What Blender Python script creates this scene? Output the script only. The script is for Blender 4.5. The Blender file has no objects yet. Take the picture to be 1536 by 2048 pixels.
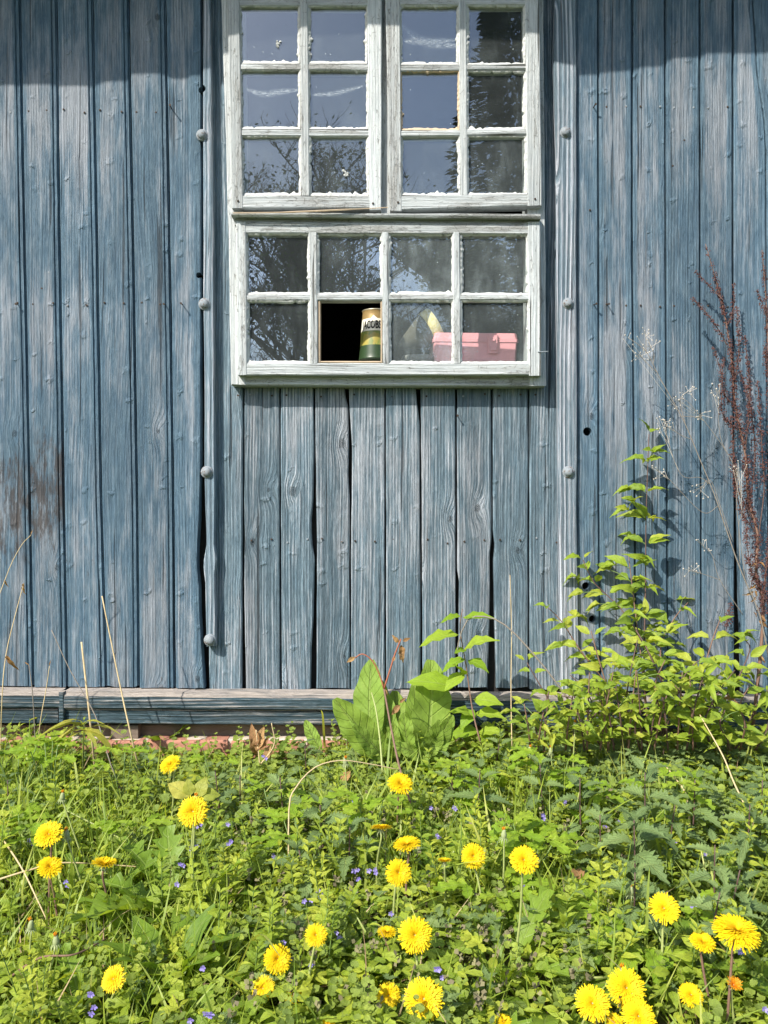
import bpy, bmesh, math, random
import numpy as np
from mathutils import Vector, Matrix
from math import radians, sin, cos, pi, exp, sqrt, atan2

random.seed(7); rng = np.random.default_rng(11)
SC = bpy.context.scene
COL = SC.collection

# ------------------------------------------------------------------ camera, sky, sun, exposure
D = 2.04          # metres from the lens to the face of the boards
F = 1700.0        # focal length in photo pixels (photo 1536 x 2048)
ZC = 0.583        # lens height above the ground at the foot of the wall
cd = bpy.data.cameras.new('camera'); cam = bpy.data.objects.new('camera', cd); COL.objects.link(cam)
cam.location = (0, -D, ZC); cam.rotation_euler = (radians(90), 0, 0)
cd.sensor_fit = 'VERTICAL'; cd.sensor_height = 36.0; cd.lens = 36.0 * F / 2048
cd.clip_start = 0.05; cd.clip_end = 500
SC.camera = cam

SUN_TO = Vector((-0.82, -1.0, 1.12)).normalized()
wd = bpy.data.worlds.new('World'); SC.world = wd; wd.use_nodes = True
wn = wd.node_tree.nodes; wn.clear()
sky = wn.new('ShaderNodeTexSky'); sky.sky_type = 'NISHITA'; sky.sun_disc = False
sky.sun_elevation = math.asin(SUN_TO.z); sky.sun_rotation = atan2(SUN_TO.x, SUN_TO.y)
sky.air_density = 1.0; sky.dust_density = 1.2; sky.ozone_density = 1.5
bg = wn.new('ShaderNodeBackground'); bg.inputs['Strength'].default_value = 0.15
wo = wn.new('ShaderNodeOutputWorld')
wd.node_tree.links.new(sky.outputs[0], bg.inputs[0]); wd.node_tree.links.new(bg.outputs[0], wo.inputs[0])

sl = bpy.data.lights.new('sun', 'SUN'); sl.energy = 4.2; sl.angle = radians(0.55); sl.color = (1.0, 0.94, 0.84)
so = bpy.data.objects.new('sun', sl); COL.objects.link(so); so.location = SUN_TO * 30
so.rotation_euler = SUN_TO.to_track_quat('Z', 'Y').to_euler()

SC.view_settings.view_transform = 'Standard'; SC.view_settings.look = 'None'
SC.view_settings.gamma = 1.0; SC.view_settings.use_curve_mapping = False
SC.view_settings.exposure = 0.88
try:
    SC.cycles.max_bounces = 8; SC.cycles.transparent_max_bounces = 12
    SC.cycles.transmission_bounces = 4; SC.cycles.diffuse_bounces = 4; SC.cycles.glossy_bounces = 3
    SC.cycles.sample_clamp_indirect = 4.0
    SC.cycles.use_denoising = True
except Exception:
    pass

# ------------------------------------------------------------------ measuring helpers
def P(px, py, y=0.0):
    """point at depth y (wall face = 0, towards the lens negative) that stands where the photo shows (px,py)"""
    k = (D + y) / F
    return Vector(((px - 768) * k, y, ZC + (1024 - py) * k))
SLOPE = 0.10
def gz(x, y):
    """height of the ground: level under the shed, falling gently towards the lens"""
    if y > 0: return 0.0
    b = 0.012 * sin(x * 5.1 + 1.3) * sin(y * 6.3 + .4) + 0.007 * sin(x * 11 + y * 9)
    b *= min(1.0, -y * 5)
    return (SLOPE * y if y > -3 else -3 * SLOPE - .004 * (-3 - y)) + b
def G(px, py, h=0.0):
    """the spot on the ground over which a thing h metres tall has its top at (px,py)"""
    s = (py - 1024) / F
    t = (ZC + SLOPE * D - h) / (s + SLOPE)
    return Vector(((px - 768) / F * t, -D + t, SLOPE * (t - D))), t
def lerp(a, b, t): return a + (b - a) * t
def poly(pts):
    """piecewise linear function through (t,value) pairs, or a constant"""
    if not isinstance(pts, (list, tuple)): return lambda t: pts
    xs = [p[0] for p in pts]; ys = [p[1] for p in pts]
    return lambda t: float(np.interp(t, xs, ys))
def wob(seed, amp, per):
    """smooth random wobble"""
    r = np.random.default_rng(seed); v = r.uniform(-1, 1, 400); v2 = r.uniform(-1, 1, 400)
    def f(t):
        a = (t / per) % 390; i = int(a); u = a - i; u = u * u * (3 - 2 * u)
        b = (t / per * 2.7) % 390; j = int(b); w = b - j
        return amp * (lerp(v[i], v[i + 1], u) * .7 + lerp(v2[j], v2[j + 1], w) * .3)
    return f

# ------------------------------------------------------------------ object helpers
def link(o, parent=None):
    COL.objects.link(o)
    if parent is not None: o.parent = parent
    return o
def thing(name, label, cat, loc=(0, 0, 0), group=None):
    o = bpy.data.objects.new(name, None); o.empty_display_size = .05; link(o); o.location = loc
    o['label'] = label; o['category'] = cat
    if group: o['group'] = group
    return o
def tag(o, label, cat, group=None):
    o['label'] = label; o['category'] = cat
    if group: o['group'] = group
    return o
class MB:
    """collects points and faces for one mesh"""
    def __init__(s): s.v = []; s.f = []; s.uv = []; s.t = []
    def add(s, vs, fs, uv=None, tint=0.5):
        b = len(s.v); s.v += [tuple(p) for p in vs]; s.f += [tuple(b + i for i in f) for f in fs]
        s.uv += list(uv) if uv is not None else [(0.5, 0.5)] * len(vs)
        s.t += list(tint) if hasattr(tint, '__len__') else [tint] * len(vs)
        return s
    def tube(s, pts, rad, n=6, tint=.5, cap=True):
        pts = [Vector(p) for p in pts]; m = len(pts)
        if not hasattr(rad, '__len__'): rad = [rad] * m
        vs = []; fs = []; uv = []
        ref = Vector((0.31, 0.87, 0.12))
        for i, p in enumerate(pts):
            d = (pts[min(i + 1, m - 1)] - pts[max(i - 1, 0)]); d = d.normalized() if d.length > 1e-9 else Vector((0, 0, 1))
            a = d.cross(ref)
            if a.length < 1e-3: a = d.cross(Vector((1, 0, 0)))
            a.normalize(); b = d.cross(a)
            for k in range(n):
                w = 2 * pi * k / n
                vs.append(p + (a * cos(w) + b * sin(w)) * rad[i]); uv.append((k / n, i / max(1, m - 1)))
        for i in range(m - 1):
            for k in range(n):
                fs.append((i * n + k, i * n + (k + 1) % n, (i + 1) * n + (k + 1) % n, (i + 1) * n + k))
        if cap: fs += [tuple(range(n))[::-1], tuple((m - 1) * n + k for k in range(n))]
        return s.add(vs, fs, uv, tint)
    def box(s, lo, hi, tint=.5):
        x0, y0, z0 = lo; x1, y1, z1 = hi
        return s.add([(x0, y0, z0), (x1, y0, z0), (x1, y1, z0), (x0, y1, z0), (x0, y0, z1), (x1, y0, z1), (x1, y1, z1), (x0, y1, z1)],
                     [(0, 3, 2, 1), (4, 5, 6, 7), (0, 1, 5, 4), (1, 2, 6, 5), (2, 3, 7, 6), (3, 0, 4, 7)], None, tint)
    def mesh(s, name, smooth=False, recalc=False):
        me = bpy.data.meshes.new(name); me.from_pydata(s.v, [], s.f)
        uvl = me.uv_layers.new(name='UVMap')
        li = np.empty(len(me.loops), dtype=np.int32); me.loops.foreach_get('vertex_index', li)
        uvl.data.foreach_set('uv', np.asarray(s.uv, dtype=np.float32)[li].ravel())
        at = me.attributes.new('tint', 'FLOAT', 'POINT'); at.data.foreach_set('value', np.asarray(s.t, dtype=np.float32))
        if recalc:
            bm = bmesh.new(); bm.from_mesh(me); bmesh.ops.recalc_face_normals(bm, faces=bm.faces[:]); bm.to_mesh(me); bm.free()
        if smooth: me.polygons.foreach_set('use_smooth', [True] * len(me.polygons))
        me.update(); return me
    def build(s, name, mat, parent=None, smooth=False, recalc=False):
        me = s.mesh(name, smooth, recalc); me.materials.append(mat)
        return link(bpy.data.objects.new(name, me), parent)
def curve3(pts, n=12):
    """Catmull-Rom through points"""
    pts = [Vector(p) for p in pts]; out = []
    if len(pts) == 2: return [pts[0].lerp(pts[1], i / n) for i in range(n + 1)]
    q = [pts[0] * 2 - pts[1]] + pts + [pts[-1] * 2 - pts[-2]]
    per = max(2, n // (len(pts) - 1))
    for i in range(1, len(q) - 2):
        for k in range(per):
            t = k / per; a, b, c, d = q[i - 1], q[i], q[i + 1], q[i + 2]
            out.append(.5 * ((2 * b) + (c - a) * t + (2 * a - 5 * b + 4 * c - d) * t * t + (3 * b - a - 3 * c + d) * t ** 3))
    out.append(pts[-1]); return out

# ------------------------------------------------------------------ node helpers
class NG:
    def __init__(s, name):
        s.m = bpy.data.materials.new(name); s.m.use_nodes = True; s.t = s.m.node_tree; s.t.nodes.clear()
        s.out = s.n('ShaderNodeOutputMaterial')
    def n(s, typ, **kw):
        nd = s.t.nodes.new(typ)
        for k, v in kw.items(): setattr(nd, k, v)
        return nd
    def put(s, sock, v):
        if isinstance(v, bpy.types.NodeSocket): s.t.links.new(v, sock)
        elif v is not None:
            if hasattr(v, '__len__') and len(v) == 3 and sock.type == 'RGBA': v = (*v, 1)
            sock.default_value = v
    def math(s, op, a, b=None, c=None, clamp=False):
        nd = s.n('ShaderNodeMath', operation=op, use_clamp=clamp)
        for i, v in enumerate((a, b, c)):
            if v is not None: s.put(nd.inputs[i], v)
        return nd.outputs[0]
    def add(s, a, b): return s.math('ADD', a, b)
    def sub(s, a, b): return s.math('SUBTRACT', a, b)
    def mul(s, a, b): return s.math('MULTIPLY', a, b)
    def mad(s, a, b, c): return s.math('MULTIPLY_ADD', a, b, c)
    def step(s, a, lo, hi, to0=0.0, to1=1.0):
        nd = s.n('ShaderNodeMapRange', interpolation_type='SMOOTHSTEP')
        for i, v in enumerate((a, lo, hi, to0, to1)): s.put(nd.inputs[i], v)
        return nd.outputs[0]
    def comb(s, x, y, z):
        nd = s.n('ShaderNodeCombineXYZ')
        for i, v in enumerate((x, y, z)): s.put(nd.inputs[i], v)
        return nd.outputs[0]
    def sep(s, v):
        nd = s.n('ShaderNodeSeparateXYZ'); s.put(nd.inputs[0], v); return nd.outputs
    def noise(s, vec, scale=1.0, detail=2.0, rough=.5, dist=0.0):
        nd = s.n('ShaderNodeTexNoise', noise_dimensions='3D'); s.put(nd.inputs['Vector'], vec)
        nd.inputs['Scale'].default_value = scale; nd.inputs['Detail'].default_value = detail
        nd.inputs['Roughness'].default_value = rough; nd.inputs['Distortion'].default_value = dist
        return nd.outputs[0]
    def vor(s, vec, scale=1.0, feature='F1', dims='3D', rand=1.0):
        nd = s.n('ShaderNodeTexVoronoi', voronoi_dimensions=dims, feature=feature); s.put(nd.inputs['Vector'], vec)
        nd.inputs['Scale'].default_value = scale; nd.inputs['Randomness'].default_value = rand
        return nd.outputs
    def mix(s, f, a, b, mode='MIX'):
        nd = s.n('ShaderNodeMix', data_type='RGBA', blend_type=mode)
        s.put(nd.inputs[0], f); s.put(nd.inputs[6], a); s.put(nd.inputs[7], b); return nd.outputs[2]
    def shade(s, c, f):
        """colour times a number"""
        return s.mix(1.0, c, s.comb(f, f, f), 'MULTIPLY')
    def prop(s, name):
        nd = s.n('ShaderNodeAttribute', attribute_type='OBJECT', attribute_name=name); return nd.outputs['Fac']
    def attr(s, name):
        nd = s.n('ShaderNodeAttribute', attribute_type='GEOMETRY', attribute_name=name); return nd.outputs['Fac']
    def rnd(s): return s.n('ShaderNodeObjectInfo').outputs['Random']
    def obj(s): return s.n('ShaderNodeTexCoord').outputs['Object']
    def uv(s): return s.n('ShaderNodeTexCoord').outputs['UV']
    def bump(s, h, strength=1.0, dist=.002):
        nd = s.n('ShaderNodeBump'); nd.inputs['Strength'].default_value = strength; nd.inputs['Distance'].default_value = dist
        s.put(nd.inputs['Height'], h); return nd.outputs[0]
    def bsdf(s, col, rough=.6, spec=.4, normal=None, **kw):
        nd = s.n('ShaderNodeBsdfPrincipled'); s.put(nd.inputs['Base Color'], col); s.put(nd.inputs['Roughness'], rough)
        s.put(nd.inputs['Specular IOR Level'], spec)
        if normal is not None: s.put(nd.inputs['Normal'], normal)
        for k, v in kw.items(): s.put(nd.inputs[k], v)
        return nd.outputs[0]
    def done(s, sh): s.t.links.new(sh, s.out.inputs[0]); return s.m

def wood(name, paint, paint2, bare, dark, ringf=1050., horiz=False, knots=.62, ringamp=1.0, wear=.5, bump=1.0, rot=None, lump=0.0, crackamt=1.0, fib=.5, spec=.25, edge=0.0, topbare=0.0, lumpx=25., lumpz=27., blotamp=1., chips=0.0, lthr=.8, streak=1.0):
    """old painted softwood: rings that bend round knots, fibres, checks, paint worn off along the grain"""
    g = NG(name); x, y, z = g.sep(g.obj())
    if horiz: x, z = z, x
    R = g.rnd()
    wearp = g.prop('wear'); ringp = g.prop('ring'); dirtp = g.prop('dirt')
    xo = g.mad(R, 17.3, g.add(x, g.mul(y, .6))); zo = g.mad(R, 91.7, z)
    low = g.sub(g.noise(g.comb(g.mul(xo, 6.), g.mul(R, 9.), g.mul(zo, 1.4)), 1, 2.), .5)
    jit = g.sub(g.noise(g.comb(g.mul(xo, 90.), R, g.mul(zo, 60.)), 1, 3., .6), .5)
    vx, vz = g.mul(xo, 9.), g.mul(zo, 3.4)
    vo = g.vor(g.comb(vx, vz, 0.), 1., dims='2D')
    px, pz, _ = g.sep(vo['Position'])
    dx = g.mad(jit, .006, g.mul(g.sub(vx, px), 1 / 9.)); dz = g.mad(jit, .010, g.mul(g.sub(vz, pz), 1 / 3.4))
    cr, cg, cb = g.sep(vo['Color'])
    sel = g.math('GREATER_THAN', cr, knots)
    dd = g.add(g.math('POWER', g.math('ABSOLUTE', g.mul(dx, 1 / .019)), 2.), g.math('POWER', g.math('ABSOLUTE', g.mul(dz, 1 / .034)), 2.))
    warp = g.mul(g.math('POWER', 2.718, g.mul(dd, -1.)), sel)
    rad = g.math('SQRT', g.add(g.math('POWER', g.math('ABSOLUTE', dx), 2.), g.math('POWER', g.math('ABSOLUTE', g.mul(dz, .75)), 2.)))
    ksz = g.mad(cg, .007, .0035)
    core = g.mul(g.step(rad, g.mul(ksz, 1.2), g.mul(ksz, .6)), sel)
    krim = g.mul(g.math('SINE', g.mul(rad, 2600.)), core)
    r = g.add(g.mul(xo, ringf), g.add(g.mul(low, 30.), g.mul(warp, 22.)))
    r1 = g.noise(g.comb(g.mul(r, .30), g.mul(zo, .4), R), 1, 2., .6)
    ring = g.mad(g.math('SINE', g.mad(r1, 8., g.mul(r, .55))), .5, .5)
    ring = g.math('POWER', ring, 1.3)
    f1 = g.noise(g.comb(g.mul(g.mad(low, .05, g.mad(warp, .02, xo)), 190.), R, g.mul(zo, 4.)), 1, 4., .72)
    f2 = g.noise(g.comb(g.mul(xo, 420.), R, g.mul(zo, 26.)), 1, 3., .65)
    fs = g.step(f1, .30, .70)
    fine = g.noise(g.comb(g.mul(xo, 520.), R, g.mul(zo, 240.)), 1, 2., .7)
    crk = g.noise(g.comb(g.mul(g.add(xo, g.mul(low, .02)), 110.), g.mul(R, 5.), g.mul(zo, 1.9)), 1, 2., .5)
    crack = g.mul(g.step(crk, .665, .70), crackamt)
    blot = g.noise(g.comb(g.mul(xo, 24.), R, g.mul(zo, 2.4)), 1, 5., .65)
    blot2 = g.noise(g.comb(g.mul(xo, 60.), R, g.mul(zo, 14.)), 1, 5., .7)
    broad = g.noise(g.comb(g.mul(x, 2.6), 3., g.mul(z, 2.2)), 1, 3., .6)
    vr = g.sub(g.mul(ring, ringp), g.mul(ringp, .5))
    wm = g.add(g.add(g.mad(blot, 1.5 * blotamp, -.75 * blotamp), g.mad(blot2, .9, -.45)), g.add(g.mul(vr, .40 * ringamp), g.mad(fs, .5 * streak, -.25 * streak)))
    wm = g.add(wm, g.mad(broad, 1.5, -.75))
    if edge:
        u = g.sep(g.uv())[0]
        wm = g.sub(wm, g.mul(g.add(g.step(u, .74, .86), g.step(u, .16, .05, 0., .6)), edge))
    if topbare:
        nz = g.sep(g.n('ShaderNodeNewGeometry').outputs['True Normal'])[2]
        tb = g.mul(g.step(nz, .12, .4), topbare); wm = g.add(wm, tb)
    wm = g.step(g.add(wm, g.add(wearp, wear - .5)), -.05, .55)
    pc = g.mix(g.step(blot2, .3, .7), paint, paint2)
    if chips:   # flakes of paint gone, with a crackle between them
        ch_ = g.noise(g.comb(g.mul(xo, 130.), R, g.mul(zo, 34.)), 1, 4., .7)
        ck = g.vor(g.comb(g.mad(jit, .3, g.mul(xo, 120.)), g.mad(jit, .3, g.mul(zo, 48.)), 0.), 1., 'DISTANCE_TO_EDGE', '2D')[0]
        chip = g.step(g.add(ch_, g.mad(wm, .16, g.mul(blot, .22))), .74, .79)
        wm = g.math('MAXIMUM', wm, g.mul(chip, chips))
        ckl = g.mul(g.step(ck, .07, .01), g.step(g.add(blot2, g.mul(wm, .2)), .50, .66))
    c = g.mix(wm, pc, bare)
    if chips: c = g.mix(g.mul(ckl, .55), c, dark)
    c = g.mix(g.mul(g.step(blot, .50, .78), .30), c, g.mix(.5, bare, (.27, .255, .27)))
    c = g.shade(c, g.mad(R, .16, .92))
    c = g.shade(c, g.mad(broad, .55, .74))
    c = g.shade(c, g.mad(vr, .55 * ringamp, 1.))
    c = g.shade(c, g.mad(fs, .75 * fib * streak, 1 - .40 * fib * streak))
    tone = g.prop('tone'); c = g.shade(c, tone)
    c = g.shade(c, g.mad(f2, 1.1 * fib, 1 - .55 * fib))
    c = g.shade(c, g.mad(fine, .5 * fib, 1 - .25 * fib))
    c = g.mix(g.mul(g.math('MAXIMUM', g.mad(krim, .4, g.mul(core, .45)), 0.), .9), c, dark)
    c = g.mix(g.mul(crack, .85), c, dark)
    if topbare: c = g.mix(g.mul(g.step(g.mad(blot2, 1.6, g.mad(blot, 1.2, tb)), 1.75, 2.35), .8), c, (.46, .40, .345))
    if rot is not None:
        zz = g.sep(g.obj())[2]
        rm = g.noise(g.comb(g.mul(xo, 42.), R, g.mul(zo, 11.)), 1, 6., .78)
        rm = g.add(rm, g.mul(g.prop('stain'), g.step(g.math('ABSOLUTE', g.sub(zz, g.prop('stain_z'))), .30, .02)))
        rm = g.step(g.add(rm, g.sub(dirtp, g.step(zz, .05, .30, -.14, .32))), .56, .74)
        c = g.mix(g.mul(rm, .8), c, rot)
    h = g.add(g.mul(ring, g.mul(ringp, .9 * ringamp)), g.mul(fs, .55 * fib * 2))
    h = g.add(h, g.mad(fine, .35, g.mul(f2, .5))); h = g.sub(h, g.mul(crack, 1.8))
    if chips: h = g.sub(h, g.mul(chip, .9))
    h = g.add(h, g.mul(warp, 1.0)); h = g.add(h, g.mul(krim, .4))
    h = g.add(h, g.mul(blot2, 1.0))
    if lump:
        ldx = g.mad(jit, .75, g.mul(xo, lumpx)); ldz = g.mad(jit, .75, g.mul(zo, lumpz))
        l = g.vor(g.comb(ldx, ldz, 0.), 1., dims='2D'); lc = g.sep(l['Color'])
        lsel = g.mul(g.math('GREATER_THAN', lc[0], lthr), g.mad(lc[1], 1., .15))
        lr = g.mul(g.step(l['Distance'], g.mad(lc[2], .22, .12), .02), lsel)
        h = g.add(h, g.mul(lr, lump))
        c = g.shade(c, g.mad(lr, .12, 1.))
    return g.done(g.bsdf(c, .66, spec, g.bump(h, bump, .0024)))

def plain(name, col, rough=.6, spec=.4, metallic=0.0, nscale=40., namp=.25, bump=.3, stretch=(1, 1, 1)):
    g = NG(name); v = g.obj(); x, y, z = g.sep(v)
    vv = g.comb(g.mul(x, stretch[0]), g.mul(y, stretch[1]), g.mul(z, stretch[2]))
    n1 = g.noise(vv, nscale, 4., .6); n2 = g.noise(vv, nscale * 6, 3., .6)
    c = g.shade(g.shade(g.mix(0., col, col), g.mad(n1, namp * 2, 1 - namp)), g.mad(n2, namp, 1 - namp / 2))
    return g.done(g.bsdf(c, rough, spec, g.bump(g.add(n1, g.mul(n2, .5)), bump, .002), Metallic=metallic))

M = {}
M['blue_boards'] = wood('worn_blue_paint_boards', (.060, .110, .158), (.102, .162, .210), (.200, .224, .254), (.02, .025, .03), ringf=1700., knots=.66, wear=.64, ringamp=.4, bump=.95, blotamp=.85, rot=(.045, .034, .028), lump=1.4, crackamt=.8, edge=.60, fib=.72, streak=.60, lthr=.74)
M['grey_boards'] = wood('weathered_blue_grey_boards', (.100, .155, .195), (.15, .21, .25), (.245, .27, .298), (.02, .025, .03), ringf=1500., knots=.60, wear=.56, ringamp=.70, fib=.85, bump=1.0, rot=(.09, .07, .055), crackamt=.9, lump=1.5, lumpx=17., lumpz=26.)
M['batten'] = wood('bleached_batten_wood', (.14, .20, .25), (.18, .245, .29), (.28, .30, .335), (.03, .03, .035), ringf=1100., knots=.60, wear=.60, ringamp=1.2, bump=1.0, rot=(.10, .055, .03), crackamt=.8)
M['white_v'] = wood('flaking_white_paint_upright', (.375, .405, .412), (.44, .462, .462), (.24, .245, .235), (.06, .058, .05), ringf=1600., knots=.93, rot=(.30, .235, .16), chips=.9, wear=.36, ringamp=.5, bump=.75, crackamt=1., fib=.55, blotamp=1.)
M['white_h'] = wood('flaking_white_paint_level', (.375, .405, .412), (.44, .462, .462), (.24, .245, .235), (.06, .058, .05), ringf=1600., horiz=True, rot=(.30, .235, .16), chips=.9, knots=.93, wear=.44, ringamp=.5, bump=.75, crackamt=1., fib=.6, blotamp=1.)
M['sill'] = wood('flaking_dark_blue_sill_wood', (.035, .070, .090), (.065, .105, .125), (.26, .24, .225), (.02, .02, .02), ringf=1400., horiz=True, knots=.8, wear=.40, ringamp=.9, bump=1.2, crackamt=1.0, fib=.7, topbare=.8)
M['old_wood'] = plain('old_bare_wood', (.16, .125, .10), .8, .2, 0, 30., .4, .6, (1, 1, 5))
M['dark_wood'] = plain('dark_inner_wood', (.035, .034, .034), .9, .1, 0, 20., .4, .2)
M['putty'] = plain('cracked_white_putty', (.43, .44, .425), .7, .3, 0, 90., .4, .6)
M['putty_tan'] = plain('bare_tan_putty', (.42, .33, .23), .7, .3, 0, 90., .25, .6)
M['zinc'] = plain('dull_zinc', (.22, .245, .265), .6, .4, .2, 150., .22, .3)
_g = NG('dull_zinc_rust_spotted'); _x, _y, _z = _g.sep(_g.n('ShaderNodeNewGeometry').outputs['Position']); _v = _g.comb(_x, _y, _z)
_n = _g.noise(_v, 130., 5., .7); _n2 = _g.noise(_v, 420., 3., .6)
M['zinc'] = _g.done(_g.bsdf(_g.mix(_g.step(_n, .52, .66), _g.mix(_n2, (.15, .185, .22), (.27, .29, .30)), (.12, .075, .05)), .65, .3, _g.bump(_g.add(_n, _n2), .5, .0015)))
M['rust'] = plain('rusty_iron', (.05, .036, .028), .7, .4, .4, 200., .4, .4)
M['brick'] = plain('old_red_brick', (.36, .17, .12), .9, .2, 0, 60., .35, .8)
M['mortar'] = plain('pale_mortar', (.52, .44, .36), .95, .1, 0, 70., .3, .9)
M['roof'] = plain('weathered_red_tile', (.26, .12, .08), .85, .2, 0, 25., .4, .5)
# glass: clear, mirror-like at the front, with dust and specks of its own
def glass_mat():
    g = NG('old_dusty_window_glass'); x, y, z = g.sep(g.obj()); R = g.rnd(); dust = g.prop('dust')
    v = g.comb(x, g.mul(R, 7.), z)
    n1 = g.noise(v, 13., 4., .65); n2 = g.noise(g.comb(g.mul(x, 30.), g.mul(R, 7.), g.mul(z, 9.)), 1., 4., .7)
    sp = g.vor(g.comb(g.mul(x, 95.), g.mul(z, 80.), g.mul(R, 5.)), 1.)
    spk = g.mul(g.step(sp['Distance'], .10, .04), g.math('GREATER_THAN', g.sep(sp['Color'])[0], .86))
    df = g.mul(g.step(g.add(g.mul(n1, .5), g.mul(n2, .55)), .45, .85), g.mul(dust, .45))
    df = g.math('MAXIMUM', g.mad(dust, .15, g.mul(df, .8)), g.mul(spk, .75))
    wavy = g.bump(g.noise(v, 5., 1., .5), .012, .02)
    outer = g.math('LESS_THAN', g.sep(g.n('ShaderNodeNewGeometry').outputs['True Normal'])[1], -.5)
    df = g.mul(df, outer)
    tr = g.n('ShaderNodeBsdfTransparent'); tr.inputs[0].default_value = (.95, .97, .96, 1)
    gl = g.n('ShaderNodeBsdfGlossy'); gl.inputs['Roughness'].default_value = .0; gl.inputs[0].default_value = (.95, .97, 1., 1); g.put(gl.inputs['Normal'], wavy)
    fr = g.n('ShaderNodeFresnel'); fr.inputs[0].default_value = 1.55
    fac = g.math('MULTIPLY_ADD', fr.outputs[0], .85, g.mul(g.prop('sheen'), .33), clamp=True)
    m1 = g.n('ShaderNodeMixShader'); fac = g.mul(fac, outer); g.put(m1.inputs[0], fac); g.put(m1.inputs[1], tr.outputs[0]); g.put(m1.inputs[2], gl.outputs[0])
    di = g.n('ShaderNodeBsdfDiffuse'); di.inputs[0].default_value = (.48, .55, .57, 1)
    m2 = g.n('ShaderNodeMixShader'); g.put(m2.inputs[0], df); g.put(m2.inputs[1], m1.outputs[0]); g.put(m2.inputs[2], di.outputs[0])
    return g.done(m2.outputs[0])
M['glass'] = glass_mat()
def web_mat():
    g = NG('grey_cobweb'); x, y, z = g.sep(g.obj())
    n = g.noise(g.comb(g.mul(x, 90.), 0., g.mul(z, 420.)), 1., 4., .7)
    tr = g.n('ShaderNodeBsdfTransparent'); di = g.n('ShaderNodeBsdfDiffuse'); di.inputs[0].default_value = (.6, .6, .62, 1)
    m = g.n('ShaderNodeMixShader'); u, v, _ = g.sep(g.uv())
    ed = g.step(g.math('ABSOLUTE', g.sub(v, .5)), .5, .1)
    g.put(m.inputs[0], g.mul(g.mul(g.step(n, .35, .8), ed), .8)); g.put(m.inputs[1], tr.outputs[0]); g.put(m.inputs[2], di.outputs[0])
    return g.done(m.outputs[0])
M['web'] = web_mat()

# ------------------------------------------------------------------ the shed
shed = thing('shed', 'blue painted timber shed with weathered upright boards and a white window', 'shed')
_seed = [100]; rwd = random.Random(77)
def plank(name, axis, t0, t1, lo, hi, yf, depth, mat, parent, n=40, jit=.0006, prof=None, ch=.002, bow=.0, wear=.0, ring=1., dirt=0., per=60., ragged=None):
    if mat.name.startswith('flaking_white'): dirt = rwd.choice((0., .02, .05, .10)); wear += rwd.uniform(-.06, .12)
    """a board along px (axis 'h') or py (axis 'v') between two edge lines, given at its front face"""
    _seed[0] += 1; sd = _seed[0]
    lo, hi = poly(lo), poly(hi)
    w1, w2, w3 = wob(sd * 3, jit, per), wob(sd * 3 + 1, jit, per), wob(sd * 3 + 2, bow, per * 6)
    prof = prof or [(0, 0, ch), (0, ch, 0), (.5, 0, 0), (1, -ch, 0), (1, 0, ch), (1, 0, depth), (0, 0, depth)]
    k = (D + yf) / F; m = len(prof); vs = []; fs = []; uv = []
    for i in range(n + 1):
        t = lerp(t0, t1, i / n)
        a, b = lo(t), hi(t)
        for (u, off, yo) in prof:
            c = (a + (b - a) * u)
            e = off + lerp(w1(t + 500), w2(t + 500), u)
            y = yf + yo + w3(t + 500) * (1 if yo < depth * .9 else 0)
            tt = t; uv.append((u + off / max(.01, abs(b - a) * k), i / n))
            if ragged and i in (0, n): tt = t + random.uniform(-1, 1) * ragged
            if axis == 'v': vs.append(((c - 768) * k + e, y, ZC + (1024 - tt) * k))
            else: vs.append(((tt - 768) * k, y, ZC + (1024 - c) * k - e))
    for i in range(n):
        for j in range(m):
            fs.append((i * m + j, i * m + (j + 1) % m, (i + 1) * m + (j + 1) % m, (i + 1) * m + j))
    fs += [tuple(range(m)), tuple(n * m + j for j in range(m))[::-1]]
    o = MB().add(vs, fs, uv).build(name, mat, parent, recalc=True)
    o['wear'] = wear; o['ring'] = ring; o['dirt'] = dirt; o['stain'] = 0.; o['stain_z'] = 0.; o['tone'] = rwd.uniform(.86, 1.10)
    return o
def TG(d):   # tongue-and-groove front: face, quirk, little bead, groove
    return [(0, 0, .007), (0, .001, .0015), (0, .0028, 0), (.35, 0, -.0004), (.7, 0, -.0004), (1, -.0150, 0), (1, -.0140, .0006), (1, -.0132, .0036), (1, -.0112, .0036),
            (1, -.0104, .0010), (1, -.0046, .0010), (1, -.0036, .0060), (1, -.0010, .0060), (1, -.0008, d), (0, 0, d)]
def TR(d):   # plainer joint
    return [(0, 0, .006), (0, .0008, .0015), (0, .0022, 0), (.14, 0, .0), (.145, .0, .0012), (.16, .0, .0012), (.165, 0, -.0003), (.6, 0, -.0003), (1, -.0052, 0), (1, -.0042, .001), (1, -.0032, .0075), (1, -.0004, .0075), (1, -.0004, d), (0, 0, d)]
def ext(a, b, c, d): return [(-420, a - (b - a) * .82), (0, a), (512, b), (1000, c), (1373, d)]
def foot(x): return 1373 + .007 * x
rw = random.Random(5)
SL = [ext(40 - 73 * k, 50 - 73 * k, 60 - 73 * k, 67 - 73 * k) for k in range(5, -1, -1)] + [ext(113, 120, 128, 135), ext(185, 195, 203, 213), ext(257, 267, 275, 278), ext(331, 340, 347, 350)]
shift = lambda l, d: [(t, v + d) for t, v in l]
wearL = {5: .04, 6: .06, 7: .0, 8: .06, 9: .12}
dirtL = {4: .07, 5: .10, 6: .10, 7: .13, 8: .08, 9: .08}
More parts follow.
